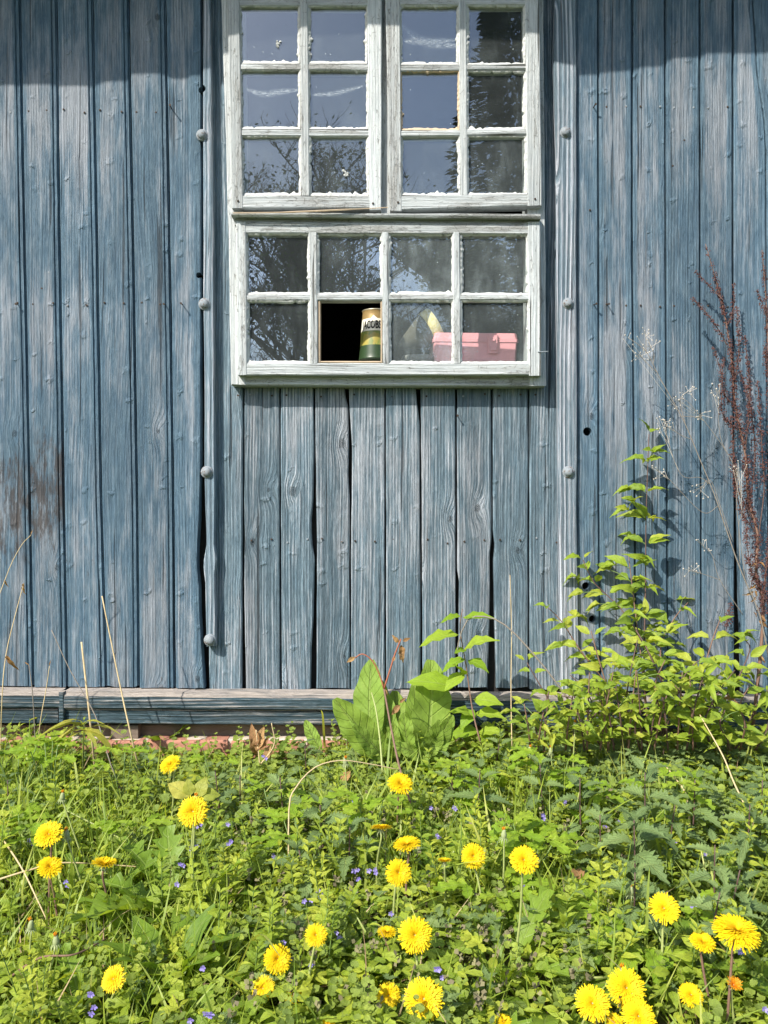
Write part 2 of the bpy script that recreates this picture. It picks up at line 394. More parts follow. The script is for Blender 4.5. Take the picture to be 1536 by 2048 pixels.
for i in range(len(SL) - 1):
    bo = plank('board', 'v', -420, foot(SL[i][1][1] + 36) + rw.uniform(-2, 1), shift(SL[i], .8), shift(SL[i + 1], -.2), rw.uniform(-.0012, .0012), .022, M['blue_boards'], shed, 46, .0005, TG(.022),
          wear=wearL.get(i, .03), ring=rw.uniform(.25, .7), dirt=dirtL.get(i, .0) + 0., ragged=2.)
    if i in (4, 5, 6): bo['stain'] = (.42, .42, .24)[i - 4]; bo['stain_z'] = (.60, .64, .45)[i - 4]
# last board on the left, its right edge broken away low down
plank('board', 'v', -420, 1375, shift(SL[9], .8), [(-420, 402), (0, 403), (512, 403), (930, 402), (1040, 399), (1090, 396), (1130, 395), (1170, 399), (1230, 400), (1290, 404), (1376, 409)], -.003, .022, M['blue_boards'], shed, 90, .0008,
      [(0, 0, .007), (0, .001, .0015), (0, .0028, 0), (.3, 0, .0), (.62, 0, .0), (.66, 0, -.003), (.80, 0, -.0045), (1, -.002, -.0035), (1, 0, .0), (1, 0, .022), (0, 0, .022)], wear=.0, ring=.6, dirt=.04, ragged=2.)
plank('batten', 'v', -420, 1291, [(-420, 403), (0, 405.5), (260, 406), (600, 407), (760, 409), (940, 409), (1060, 412), (1095, 413), (1115, 408), (1140, 407), (1165, 411), (1291, 413)],
      [(-420, 414), (0, 421), (512, 426.5), (760, 428), (1000, 430), (1090, 428), (1118, 433), (1150, 429), (1291, 432)], -.015, .021, M['batten'], shed, 110, .0007, wear=-.05, ring=.8, dirt=.03, ragged=3.)
# middle boards under the window
CB = [
 ([(-420, 416), (1375, 418)], [(-420, 486), (770, 486), (1375, 482.5)], -.04),
 ([(740, 489), (1200, 488.5), (1375, 492)], [(740, 558.5), (1375, 560)], .10),
 ([(740, 561), (1375, 563.5)], [(740, 627), (900, 628), (1000, 626), (1045, 622), (1090, 624), (1120, 629), (1230, 627), (1300, 622), (1375, 621)], .05),
 ([(740, 630), (1000, 632.5), (1100, 634), (1375, 633)], [(740, 687), (790, 690), (815, 696), (900, 698), (950, 696), (1000, 699), (1375, 700.5)], .14),
 ([(740, 696), (830, 700), (900, 704), (1000, 704), (1060, 702), (1375, 703)], [(740, 769.5), (1375, 769.5)], .14),
 ([(740, 772), (1375, 772.5)], [(740, 829), (800, 834), (850, 839.5), (1375, 841.5)], .14),
 ([(740, 841), (850, 842.5), (1375, 845.5)], [(740, 910), (900, 911), (1375, 911)], .10),
 ([(740, 914.5), (950, 914.5), (1140, 915), (1165, 919), (1375, 916)], [(740, 982), (1080, 983), (1110, 979), (1200, 980), (1375, 975)], .14),
 ([(740, 986), (1060, 986), (1090, 990), (1120, 987), (1375, 993)], [(740, 1056), (1375, 1056.5)], .06),
 ([(-420, 1059), (1375, 1059.5)], [(-420, 1120), (1375, 1134)], .02),
]
for i, (lo, hi, w) in enumerate(CB):
    t0 = -420 if i in (0, 9) else 742
    plank('board', 'v', t0, foot(700) + rw.uniform(-2.5, 2), lo, hi, .010 + rw.uniform(-.002, .002), .022, M['grey_boards'], shed, 70, .0007, None, ch=.0028, bow=.0012,
          wear=w - .02, ring=rw.uniform(.75, 1.2), dirt=.10 if i in (3, 2) else .06, per=45., ragged=3.)
plank('batten', 'v', -420, foot(1140), [(-420, 1111), (0, 1110), (130, 1107.5), (300, 1112), (1000, 1117), (1375, 1124)],
      [(-420, 1151), (0, 1152), (500, 1153), (900, 1154), (1030, 1153), (1375, 1159)], -.014, .022, M['batten'], shed, 90, .0007, wear=.10, ring=1.1, ragged=2.)
SR = [ext(1198, 1199, 1199, 1203), ext(1266, 1266, 1271, 1274), ext(1332, 1333, 1336, 1338), ext(1401, 1402, 1404, 1405)]
plank('board', 'v', -420, foot(1180), [(-420, 1146), (1375, 1148)], shift(SR[0], -.4), .001, .022, M['blue_boards'], shed, 46, .0005, TR(.022), wear=-.06, ring=.5, ragged=2.)
for i in range(3):
    plank('board', 'v', -420, foot(1240 + 68 * i), shift(SR[i], .6), shift(SR[i + 1], -.4), rw.uniform(-.001, .001), .022, M['blue_boards'], shed, 46, .0005, TR(.022), wear=(.12, .02, -.02)[i], ring=(.5, .4, 1.0)[i], ragged=2.)
plank('board', 'v', -420, foot(1430), shift(SR[3], .6), [(-420, 1466), (0, 1467), (512, 1467), (850, 1469), (1000, 1471), (1373, 1471)], .000, .022, M['blue_boards'], shed, 46, .0006, TR(.022), wear=.05, ring=.4, ragged=2.)
plank('board', 'v', -420, foot(1500), [(-420, 1468.6), (0, 1468.6), (512, 1468.6), (850, 1471), (1000, 1477), (1200, 1482), (1373, 1488)], [(-420, 1501), (0, 1505), (150, 1514), (230, 1527), (300, 1531), (1373, 1537)], .001, .022, M['blue_boards'], shed, 60, .0007, None, wear=.12, ring=.5, ragged=2.)
plank('board', 'v', -420, foot(1520), [(-420, 1503), (0, 1507), (150, 1516), (230, 1529), (300, 1533.5), (1373, 1540)], [(-420, 1602), (1373, 1610)], .001, .022, M['blue_boards'], shed, 60, .0007, TR(.022), wear=.0, ring=.4, ragged=2.)
for k in range(4):
    plank('board', 'v', -420, foot(1640), [(-420, 1603 + 72 * k), (1373, 1611 + 72 * k)], [(-420, 1674 + 72 * k), (1373, 1682 + 72 * k)], 0., .022, M['blue_boards'], shed, 30, .0005, TR(.022), wear=.03, ring=.5)

# dark sheathing behind the gaps, with the window opening left free
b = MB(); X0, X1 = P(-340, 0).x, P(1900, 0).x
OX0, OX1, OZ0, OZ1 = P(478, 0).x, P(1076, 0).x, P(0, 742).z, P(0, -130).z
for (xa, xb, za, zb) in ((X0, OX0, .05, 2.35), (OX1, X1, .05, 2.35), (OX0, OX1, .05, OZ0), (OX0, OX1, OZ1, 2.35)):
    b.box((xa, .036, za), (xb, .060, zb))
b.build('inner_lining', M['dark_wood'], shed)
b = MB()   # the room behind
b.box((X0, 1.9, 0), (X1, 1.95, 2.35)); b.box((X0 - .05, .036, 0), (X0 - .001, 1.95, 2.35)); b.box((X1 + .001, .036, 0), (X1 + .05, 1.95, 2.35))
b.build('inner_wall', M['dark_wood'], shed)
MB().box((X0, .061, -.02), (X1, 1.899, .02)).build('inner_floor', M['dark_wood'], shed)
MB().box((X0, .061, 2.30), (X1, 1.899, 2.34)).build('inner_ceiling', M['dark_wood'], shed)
SHELF = P(0, 722, .05).z
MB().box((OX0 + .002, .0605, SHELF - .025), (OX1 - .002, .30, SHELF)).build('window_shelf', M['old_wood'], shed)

# foot rails, beam and bricks
def RAIL(d): return [(0, .012, 0), (.5, 0, -.001), (1, -.003, 0), (1, 0, .003), (1, 0, d), (0, 0, d), (0, .002, .012)]
for (a, c, dz) in ((-340, 120, -1), (127, 870, 0), (871.5, 1930, 2)):
    plank('foot_rail', 'h', a, c, [(-340, 1379 + dz), (1930, 1396 + dz)], [(-340, 1415 + dz), (1930, 1428 + dz)], -.036, .045, M['sill'], shed, 60, .0012, RAIL(.045), bow=.001, wear=.10, ring=1.0, per=40., ragged=2.)
for (a, c, dz) in ((-340, 116, 0), (122, 1000, 0), (1002, 1930, 2)):
    plank('foot_rail', 'h', a, c, [(-340, 1415.8 + dz), (1930, 1428.8 + dz)], [(-340, 1444 + dz), (1930, 1459 + dz)], -.026, .036, M['sill'], shed, 60, .0010, None, bow=.001, wear=-.04, ring=1.0, per=40., ragged=2.)
plank('rail_block', 'v', 1384, 1449, 117, 127, -.0375, .02, M['sill'], shed, 10, .0008, wear=-.1)
for (a, c) in ((222, 276), (980, 1030)):
    plank('beam_end', 'h', a, c, 1451, 1478, -.008, .10, M['old_wood'], shed, 10, .001)
plank('ground_beam', 'h', -340, 1930, 1449, 1476, .018, .10, M['old_wood'], shed, 60, .003, None, ring=1.)
rb = random.Random(3)
x = -330.
while x < 1900:
    w = rb.uniform(150, 172); y0 = 1480 + rb.uniform(-2, 3)
    plank('brick', 'h', x, x + w - 9, y0 + .003 * x, y0 + 48, -.030 + rb.uniform(-.006, .004), .11, M['brick'], shed, 12, .0022, None, ch=.005, per=22., ragged=1.5)
    x += w
plank('mortar_bed', 'h', -340, 1930, 1478.5, 1545, -.017, .10, M['mortar'], shed, 80, .003, None, per=15.)

# ---------------- bolts, nails, holes
def lathe(prof, n=20):
    m = MB(); vs = []; fs = []
    for (r, y) in prof:
        for k in range(n): vs.append((r * cos(2 * pi * k / n), y, r * sin(2 * pi * k / n)))
    for i in range(len(prof) - 1):
        for k in range(n): fs.append((i * n + k, i * n + (k + 1) % n, (i + 1) * n + (k + 1) % n, (i + 1) * n + k))
    fs.append(tuple(range(n))); fs.append(tuple((len(prof) - 1) * n + k for k in range(n)))
    return m.add(vs, fs)
bolt_me = lathe([(.0125, .004), (.0125, -.0005), (.0115, -.0016), (.0096, -.0018), (.0094, -.0025), (.0088, -.0050), (.0070, -.0074), (.0045, -.0088), (.0015, -.0094)]).mesh('bolt', True, True)
bolt_me.materials.append(M['zinc'])
for i, (px, py, yy) in enumerate(((404, 270, -.015), (409, 608, -.015), (414, 944, -.0155), (420, 1280, -.0155), (1131, 265, -.0145), (1136, 607, -.0145), (1137, 944, -.0145))):
    o = link(bpy.data.objects.new('bolt', bolt_me), shed); o.location = P(px, py, yy); o.rotation_euler = (rb.uniform(-.06, .06), rb.uniform(-3, 3), rb.uniform(-.06, .06)); o.scale = [rb.uniform(1.08, 1.18)] * 3
nail_me = lathe([(.0011, .004), (.0011, -.0006), (.0026, -.0008), (.0024, -.0018), (.0008, -.0022)], 8).mesh('nail', False, True); nail_me.materials.append(M['rust'])
nail_me2 = nail_me.copy(); nail_me2.materials.clear(); nail_me2.materials.append(M['zinc'])
rn = random.Random(9); spots = []
for i in range(6):
    for py in (222, 609):
        a = float(np.interp(py, [p[0] for p in SL[4 + i]], [p[1] for p in SL[4 + i]]))
        spots += [(a + 13 + rn.uniform(-3, 3), py + rn.uniform(-4, 4), 0), (a + 53 + rn.uniform(-4, 4), py + rn.uniform(-4, 4), 0)]
for i in range(4):
    for py in (216, 611):
        a = (1199, 1267, 1334, 1402)[i]; spots += [(a + 14, py + rn.uniform(-3, 3), 0), (a + 53, py + rn.uniform(-3, 3), 0)]
for i, (lo, hi, w) in enumerate(CB[1:]):
    spots += [(lo[0][1] + 12, 792 + rn.uniform(-3, 3), .010), (lo[0][1] + 55, 791 + rn.uniform(-3, 3), .010), (lo[0][1] + 14, 1080 + rn.uniform(-5, 5), .010), (lo[0][1] + 54, 1082 + rn.uniform(-5, 5), .010)]
spots += [(746, 407, -.0525), (796, 405, -.0525), (1070, 398, -.0525), (476, 402, -.0525), (98, 545, 0), (84, 577, 0), (1180, 420, 0), (1345, 332, 0), (1368, 281, 0)]
for (px, py, yy) in spots:
    o = link(bpy.data.objects.new('nail', rn.choice((nail_me, nail_me2, nail_me))), shed); o.location = P(px, py, yy); o.rotation_euler = (rn.uniform(-.2, .2), rn.uniform(-3, 3), rn.uniform(-.2, .2))
for (px, py, yy, ln, dx) in ((343, 218, 0, .026, .003), (365, 609, 0, .024, .002), (1187, 214, 0, .020, .0), (1187, 609, 0, .020, .002), (1214, 609, 0, .018, 0), (36, 608, 0, .012, 0), (330, 608, 0, .012, 0), (914, 830, .01, .016, 0), (478, 790, .01, .014, 0)):
    p = P(px, py, yy); m = MB().tube([p + Vector((0, .004, 0)), p + Vector((dx, -ln, -.003))], .0013, 6); q = p + Vector((dx, -ln, -.003))
    m.tube([q, q + Vector((0, -.0015, 0))], .0027, 8); m.build('bent_nail', M['rust'], shed)
p = P(1076, 704, -.053); MB().tube([p, p + Vector((.024, -.001, .001))], .0011, 6).build('hook_pin', M['zinc'], shed)
# knot holes: real holes cut through the boards
cut = MB()
for (px, py, r) in ((406, 183, .0095), (1175, 863, .0105), (1172, 1172, .0095), (1185, 1238, .0085), (399, 552, .007)):
    c = P(px, py, 0); cut.tube([c + Vector((0, -.03, 0)), c + Vector((0, .03, 0))], r, 14)
cm = cut.mesh('cutter', recalc=True); co = link(bpy.data.objects.new('cutter', cm))
dg = None; targets = []
for o in shed.children:
    if o.name.split('.')[0] in ('board', 'batten'):
        xs = [v.co.x for v in o.data.vertices]; lo_, hi_ = min(xs), max(xs)
        if any(lo_ < P(q, 0).x + .011 and hi_ > P(q, 0).x - .011 for q in (406, 1175, 1185, 399)) and o.data.vertices[0].co.z > 1.2 or (o.name == 'batten'):
            targets.append(o)
for o in targets:
    md = o.modifiers.new('b', 'BOOLEAN'); md.operation = 'DIFFERENCE'; md.object = co; md.solver = 'EXACT'
bpy.context.view_layer.update(); dg = bpy.context.evaluated_depsgraph_get()
for o in targets:
    me = bpy.data.meshes.new_from_object(o.evaluated_get(dg)); me.name = o.data.name; o.modifiers.clear()
    if len(me.polygons) > 20: o.data = me
bpy.data.objects.remove(co)

# ---------------- eave above the frame: it throws the band of shade across the top of the boards
E = .42
edge = poly([(-900, 182), (0, 172), (190, 171), (212, 163), (250, 162), (262, 150), (330, 149), (345, 163), (420, 160), (470, 150), (600, 128), (760, 122), (900, 128), (1100, 140), (1150, 150), (1200, 148), (1265, 143), (1275, 134), (1330, 132), (1340, 119), (1400, 117), (1405, 108), (2600, 80)])
sx, sz = -SUN_TO.x / -SUN_TO.y, SUN_TO.z / -SUN_TO.y
vs = []; fs = []; n = 260
for i in range(n + 1):
    pxw = lerp(-900, 2500, i / n); w = P(pxw, edge(pxw), 0); e = Vector((w.x - abs(sx) * E, -E, w.z + sz * E))
    wv = .012 * sin(e.x * 2 * pi / .2)
    vs += [e, e + Vector((0, 0, .018)), e + Vector((0, E * .5, .20 + wv)), e + Vector((0, E * 2.6, .92 + wv)), e + Vector((0, E * 2.6, .90)), e + Vector((0, .03, .005))]
for i in range(n):
    for j in range(6): fs.append((i * 6 + j, i * 6 + (j + 1) % 6, (i + 1) * 6 + (j + 1) % 6, (i + 1) * 6 + j))
MB().add(vs, fs).build('roof', M['roof'], shed, recalc=True)

# ---------------- window frame fixed to the wall
fr = thing('window_frame', '', ''); del fr['label'], fr['category']; fr.parent = shed
WV, WH = M['white_v'], M['white_h']
plank('stile', 'v', -330, 769, [(-330, 435), (0, 443), (430, 456), (769, 462)], [(-330, 474), (0, 482), (430, 488), (769, 492)], -.030, .075, WV, fr, 60, .0009, wear=.10, ring=.6, ragged=1)
plank('stile', 'v', -330, 771, [(-330, 1050), (771, 1058)], [(-330, 1085), (0, 1087), (500, 1091), (771, 1092.5)], -.030, .075, WV, fr, 60, .0008, wear=.12, ring=.6, ragged=1)
plank('sill', 'h', 473, 1078, [(473, 733), (1078, 733)], [(473, 770), (1078, 772.5)], -.028, .09, WH, fr, 40, .0006, wear=.10, ring=.7)
plank('transom', 'h', 463, 1082, [(463, 421), (1082, 425)], [(463, 432), (1082, 436)], -.066, .11, WH, fr, 50, .0008, [(0, .004, 0), (1, -.004, 0), (1, 0, .003), (1, 0, .11), (0, -.003, .11), (0, 0, .012)], wear=.20, ring=1.0, ragged=1)
plank('rail', 'h', 470, 1078, [(470, 429), (1078, 433)], [(470, 452), (1078, 454)], -.046, .08, WH, fr, 30, .0005, wear=.2, ring=.6)
plank('mullion', 'v', -330, 428, [(-330, 752), (428, 755)], [(-330, 782), (428, 786)], -.034, .08, WV, fr, 30, .0005, wear=.1, ring=.5)

def quadpts(a, b, n):
    return [a.lerp(b, i / n) for i in range(n)]
def putty(px0, px1, py0, py1, yf, parent, seed, mat, inset=4.2, gaps=.12):
    r = random.Random(seed); n = 26; wb = wob(seed * 5 + 3, 1., 5.)
    co_ = [(px0, py0), (px1, py0), (px1, py1), (px0, py1)]
    out, inn = [], []
    for s in range(4):
        a, b = co_[s], co_[(s + 1) % 4]; nx, ny = ((0, 1), (-1, 0), (0, -1), (1, 0))[s]
        thick = inset * r.uniform(.7, 1.25)
        for i in range(n):
            u = i / n; X, Y = lerp(a[0], b[0], u), lerp(a[1], b[1], u)
            w = max(.5, thick * (1 + .30 * wb(s * 60 + i + 5)) + r.uniform(-.8, .8) + (r.uniform(1, 4) if r.random() < .03 else 0))
            if r.random() < gaps * .4: w *= .4
            out.append((X - nx * .4, Y - ny * .4)); 
            if i == 0:
                pnx, pny = ((1, 0), (0, 1), (-1, 0), (0, -1))[s]
                inn.append((X + (nx + pnx) * inset * .8, Y + (ny + pny) * inset * .8))
            else: inn.append((X + nx * w, Y + ny * w))
    N = len(out); vs = []; fs = []
    for (a, c) in zip(out, inn):
        dj = r.uniform(-.001, .0015)
        m = (lerp(a[0], c[0], .45), lerp(a[1], c[1], .45))
        vs += [P(a[0], a[1], yf + .0035 + dj), P(m[0], m[1], yf + .0050 + dj), P(c[0], c[1], yf + .0098), P(c[0], c[1], yf + .0125), P(a[0], a[1], yf + .0125)]
    for i in range(N):
        j = (i + 1) % N
        for q in range(4): fs.append((i * 5 + q, i * 5 + q + 1, j * 5 + q + 1, j * 5 + q))
    return MB().add(vs, fs).build('putty', mat, parent, recalc=False)
def pane(px0, px1, py0, py1, yf, parent, dust=.2, sheen=.14, tilt=0):
    y = yf + .0122; a, c = P(px0 - 2, py1 + 2, y), P(px1 + 2, py0 - 2, y)
    me = MB().box((a.x, y, a.z), (c.x, y + .003, c.z)).mesh('pane'); me.materials.append(M['glass'])
    o = link(bpy.data.objects.new('pane', me), parent); o['dust'] = dust; o['sheen'] = sheen
    # old panes sit a little askew, each mirrors its own patch of sky
    if tilt:
        cc = (a + c) / 2; r = random.Random(int(px0 * 7 + py0))
        for v in me.vertices:
            v.co.y += (v.co.x - cc.x) * r.choice((-1, 1)) * .0 + (v.co.z - cc.z) * tilt
    return o
YS = -.052
def sash(name, label, stiles, muntins_v, rails, muntins_h, cols, rows, skip=(), dusts={}, tans=()):
    s = thing(name, label, ''); del s['category']; s.parent = shed
    if not label: del s['label']
    for (lo, hi, t0, t1) in stiles: plank('stile', 'v', t0, t1, lo, hi, YS, .040, WV, s, 50, .0007, wear=rw.uniform(-.02, .10), ring=.6, ragged=.6)
    for (lo, hi, t0, t1) in muntins_v: plank('muntin', 'v', t0, t1, lo, hi, YS + .001, .030, WV, s, 60, .0006, ch=.0026, wear=rw.uniform(.0, .12), ring=.5)
    for (lo, hi, t0, t1) in rails: plank('rail', 'h', t0, t1, lo, hi, YS + .0012, .038, WH, s, 40, .0007, wear=rw.uniform(.0, .12), ring=.7)
    for (lo, hi, t0, t1) in muntins_h: plank('muntin', 'h', t0, t1, lo, hi, YS + .0024, .028, WH, s, 40, .0006, ch=.0026, wear=rw.uniform(.0, .15), ring=.5)
    for ri, (r0, r1) in enumerate(rows):
        for ci, c in enumerate(cols):
            c0, c1 = c[0](r0) if callable(c[0]) else c[0], c[1](r0) if callable(c[1]) else c[1]
            tan = (ri, ci) in tans
            if (ri, ci) in skip: continue
            putty(c0, c1, r0, r1, YS, s, int(c0 * 13 + r0), M['putty_tan'] if tan else M['putty'], 4.6 if not tan else 3.2)
            pane(c0, c1, r0, r1, YS, s, *dusts.get((ri, ci), (.16, .12)))
    return s
L = lambda a, b, t=416: (lambda y: a + (b - a) * y / t)
left_sash = sash('casement_sash', 'left casement with eight panes in view',
    [([(-140, 452), (0, 454), (416, 464)], [(-140, 477), (0, 479), (416, 486)], -140, 416), ([(-140, 733), (416, 739)], [(-140, 764), (416, 763)], -140, 419)],
    [([(-110, 597), (0, 599), (395, 603)], [(-110, 614), (0, 616), (395, 620)], -110, 391)],
    [(391, 416, 485, 740), (-140, -108, 477, 734)],
    [([(479, 127), (736, 128)], [(479, 140), (736, 141)], 479, 737), ([(479, 258), (736, 260)], [(479, 272), (736, 273)], 480, 738), (-4, 12, 477, 735)],
    [(L(479, 486), L(599, 603)), (L(616, 620), L(734, 739))], [(12, 127), (140, 258), (272, 391), (-108, -4)],
    dusts={(0, 0): (.10, .14), (0, 1): (.16, .12), (1, 0): (.12, .14), (2, 0): (.22, .12), (2, 1): (.2, .10)})
right_sash = sash('casement_sash', 'right casement with one tan-puttied pane',
    [([(-140, 769), (0, 771), (421, 780)], [(-140, 798), (0, 800), (421, 804)], -140, 421), ([(-140, 1049), (0, 1050), (412, 1055)], [(-140, 1077), (0, 1079), (412, 1084)], -140, 411)],
    [([(-110, 916), (0, 917), (395, 921)], [(-110, 932), (0, 933), (395, 936)], -110, 390)],
    [([(803, 391), (1055, 387)], [(803, 419), (1055, 411)], 803, 1056), (-140, -108, 798, 1050)],
    [([(800, 130), (1052, 126)], [(800, 143), (1052, 138)], 800, 1052), ([(800, 261), (1052, 256)], [(800, 274), (1052, 269)], 802, 1054), (-6, 10, 798, 1051)],
    [(L(800, 804), L(917, 921)), (L(933, 936), L(1050, 1055))], [(11, 129), (142, 260), (272, 390), (-108, -5)],
    dusts={(0, 0): (.12, .13), (1, 0): (.03, .16), (0, 1): (.14, .08), (1, 1): (.14, .08), (2, 1): (.24, .08)}, tans=[(1, 0)])
low_sash = sash('hopper_sash', 'low sash of eight panes, one pane missing',
    [([(443, 472), (750, 475)], [(443, 492), (750, 494)], 443, 750), ([(443, 1055), (750, 1059)], [(443, 1081), (750, 1083)], 443, 751)],
    [([(464, 617), (728, 621)], [(464, 634), (728, 636)], 464, 727), ([(464, 763), (728, 766)], [(464, 778), (728, 779)], 464, 727), ([(464, 905), (728, 907)], [(464, 920), (728, 922)], 464, 727)],
    [([(492, 443), (1056, 446)], [(492, 466), (1056, 468)], 491, 1056), ([(493, 726), (1059, 726)], [(493, 750), (1059, 750)], 493.5, 1059)],
    [([(492, 589), (1058, 588)], [(492, 601), (1058, 600)], 492, 1058)],
    [(L(492, 494, 750), L(617, 621, 750)), (L(634, 636, 750), L(763, 766, 750)), (L(778, 779, 750), L(905, 907, 750)), (L(920, 922, 750), L(1055, 1059, 750))], [(467, 589), (601, 726)],
    skip=[(1, 1)], dusts={(0, 0): (.15, .34), (0, 1): (.24, .34), (0, 2): (.42, .28), (0, 3): (.34, .22), (1, 0): (.15, .28), (1, 2): (.42, .05), (1, 3): (.28, .05)})
# bare rebate of the missing pane, chips and small marks
for (ax, t0, t1, lo, hi) in (('v', 602, 725, 636, 641), ('v', 602, 725, 761, 765), ('h', 641, 761, 722, 726)):
    plank('rebate', ax, t0, t1, lo, hi, YS + .006, .02, M['putty_tan'], low_sash, 20, .0007)
for (px, py, sd, par) in ((558, 88, 1, left_sash), (691, 346, 2, left_sash)):
    r = random.Random(sd); m = MB()
    for k in range(9):
        c = P(px + r.uniform(-5, 5), py + r.uniform(-5, 5), YS + .0118); m.tube([c, c + Vector((r.uniform(-.004, .004), -.0012, r.uniform(-.003, .003)))], [.0035, .001], 6)
    m.build('white_splash', M['putty'], par)
def web(pts, w, par, y=YS + .0165):
    c = curve3([P(a, b_, y) for a, b_ in pts], 14); vs = []; fs = []; uv = []
    for i, p in enumerate(c):
        h = w * (.35 + .65 * sin(pi * (i + .5) / len(c))) * .0012
        vs += [p + Vector((0, 0, h)), p - Vector((0, 0, h))]; uv += [(i / len(c), 1), (i / len(c), 0)]
        if i: fs.append((2 * i - 2, 2 * i - 1, 2 * i + 1, 2 * i))
    MB().add(vs, fs, uv).build('cobweb', M['web'], par)
web([(493, 178), (525, 188), (560, 184), (596, 180)], 9, left_sash); web([(620, 190), (660, 188), (690, 182), (726, 172)], 7, left_sash)
web([(804, 50), (825, 72), (860, 86), (912, 92)], 14, right_sash); web([(805, 82), (850, 84), (912, 80)], 9, right_sash)
# a split sliver of wood lying on the transom
c = curve3([P(466, 426, -.070), P(560, 425, -.072), P(660, 421, -.074), P(776, 415, -.070)], 14)
tag(MB().tube(c, [.0016] * 5 + [.0022] * 5 + [.0012] * 5, 5).build('wood_sliver', M['putty_tan']), 'thin split sliver of wood lying along the ledge between the upper and lower window', 'splinter')

# ------------------------------------------------------------------ things behind the glass
def can_mat():
    g = NG('printed_tin'); x, y, z = g.sep(g.obj()); n = g.noise(g.comb(g.mul(x, 60.), g.mul(y, 60.), g.mul(z, 60.)), 1., 4., .6)
    n2 = g.noise(g.comb(g.mul(x, 55.), g.mul(y, 55.), g.mul(z, 30.)), 1., 3., .6)
    bands = g.n('ShaderNodeValToRGB'); g.put(bands.inputs[0], g.mul(z, 1 / .125)); cr = bands.color_ramp; cr.interpolation = 'CONSTANT'
    cols = [(0, (.025, .05, .02)), (.27, (.16, .20, .045)), (.55, (.80, .76, .66)), (.79, (.36, .235, .10))]
    while len(cr.elements) < len(cols): cr.elements.new(.5)
    for e, (p, c) in zip(cr.elements, cols): e.position = p; e.color = (*c, 1)
    hill = g.mul(g.step(n2, .46, .54), g.mul(g.step(z, .033, .036), g.step(z, .068, .064)))
    c = g.mix(g.mul(hill, .8), bands.outputs[0], (.34, .27, .06))
    shine = g.step(z, .098, .100, 0., .25)
    c = g.shade(c, g.mad(n, .5, .75))
    return g.done(g.bsdf(c, .38, .5, None, Metallic=shine))
CX, CY = (750 - 768) * (D + .045) / F, .052
can = thing('tin_can', 'tapering green and gold coffee can with a white lettered band, standing in the missing pane', 'can', (CX, CY, SHELF))
RB, RT, HC = .0400, .0300, .122
def rc(z): return lerp(RB, RT, z / HC)
prof = [(RB - .002, 0), (RB, .001), (RB + .0006, .002), (RB, .004)] + [(rc(z), z) for z in np.linspace(.006, HC - .005, 14)] + [(RT + .0012, HC - .003), (RT + .0014, HC - .001), (RT + .0004, HC), (RT - .002, HC - .001), (RT - .003, HC - .005), (.002, HC - .006)]
vs = []; fs = []; n = 36
for (r, z) in prof: vs += [(r * cos(2 * pi * k / n), r * sin(2 * pi * k / n), z) for k in range(n)]
for i in range(len(prof) - 1):
    for k in range(n): fs.append((i * n + k, i * n + (k + 1) % n, (i + 1) * n + (k + 1) % n, (i + 1) * n + k))
fs.append(tuple(range(n))[::-1]); fs.append(tuple((len(prof) - 1) * n + k for k in range(n)))
MB().add(vs, fs).build('can_body', can_mat(), can, True, True)
m = lathe([(RT + .0006, 0), (RT + .0022, .0005), (RT + .0024, .002), (RT + .0010, .003), (RT - .0005, .003), (RT - .0010, .001)], 36)
m.v = [(x_, z_, y_ + HC - .002) for (x_, y_, z_) in m.v]; m.build('can_rim', plain('tin_rim', (.62, .55, .42), .35, .5, .6, 80, .2, .1), can, True, True)
fc = bpy.data.curves.new('lettering', 'FONT'); fc.body = 'JACOBS'; fc.size = .0235; fc.align_x = 'CENTER'; fc.offset = .0008; fc.resolution_u = 3
fo = link(bpy.data.objects.new('lettering', fc)); bpy.context.view_layer.update()
tm = bpy.data.meshes.new_from_object(fo.evaluated_get(bpy.context.evaluated_depsgraph_get())); bpy.data.objects.remove(fo)
bm = bmesh.new(); bm.from_mesh(tm)
for _ in range(2): bmesh.ops.subdivide_edges(bm, edges=[e for e in bm.edges if e.calc_length() > .004], cuts=1)
bmesh.ops.triangulate(bm, faces=bm.faces[:])
xw = max(v.co.x for v in bm.verts)
for v in bm.verts:
    z = .0745 + v.co.y * 1.15; a = radians(-16) + v.co.x / xw * radians(43) ; r = rc(z) + .0004
    v.co = Vector((r * sin(a), -r * cos(a), z))
bm.to_mesh(tm); bm.free(); tm.name = 'lettering'; tm.materials.append(plain('black_print', (.015, .013, .012), .5, .3, 0, 50, .1, 0.))
link(bpy.data.objects.new('lettering', tm), can)
m = MB(); sz_ = .0115; sv = []
for (a, b_) in ((0, 1), (1.05, .1), (.15, -1), (-1, -.15)):
    z = .0955 + b_ * sz_; r = rc(z) + .0006; w = -.10 + a * sz_ / r; sv.append((r * sin(w), -r * cos(w), z))
cz = .0955; r = rc(cz) + .0008; sv.append((r * sin(-.10), -r * cos(-.10), cz))
m.add(sv, [(0, 1, 4), (1, 2, 4), (2, 3, 4), (3, 0, 4)]).build('sticker', plain('white_paper', (.78, .74, .68), .7, .2, 0, 60, .1, .1), can, recalc=True)

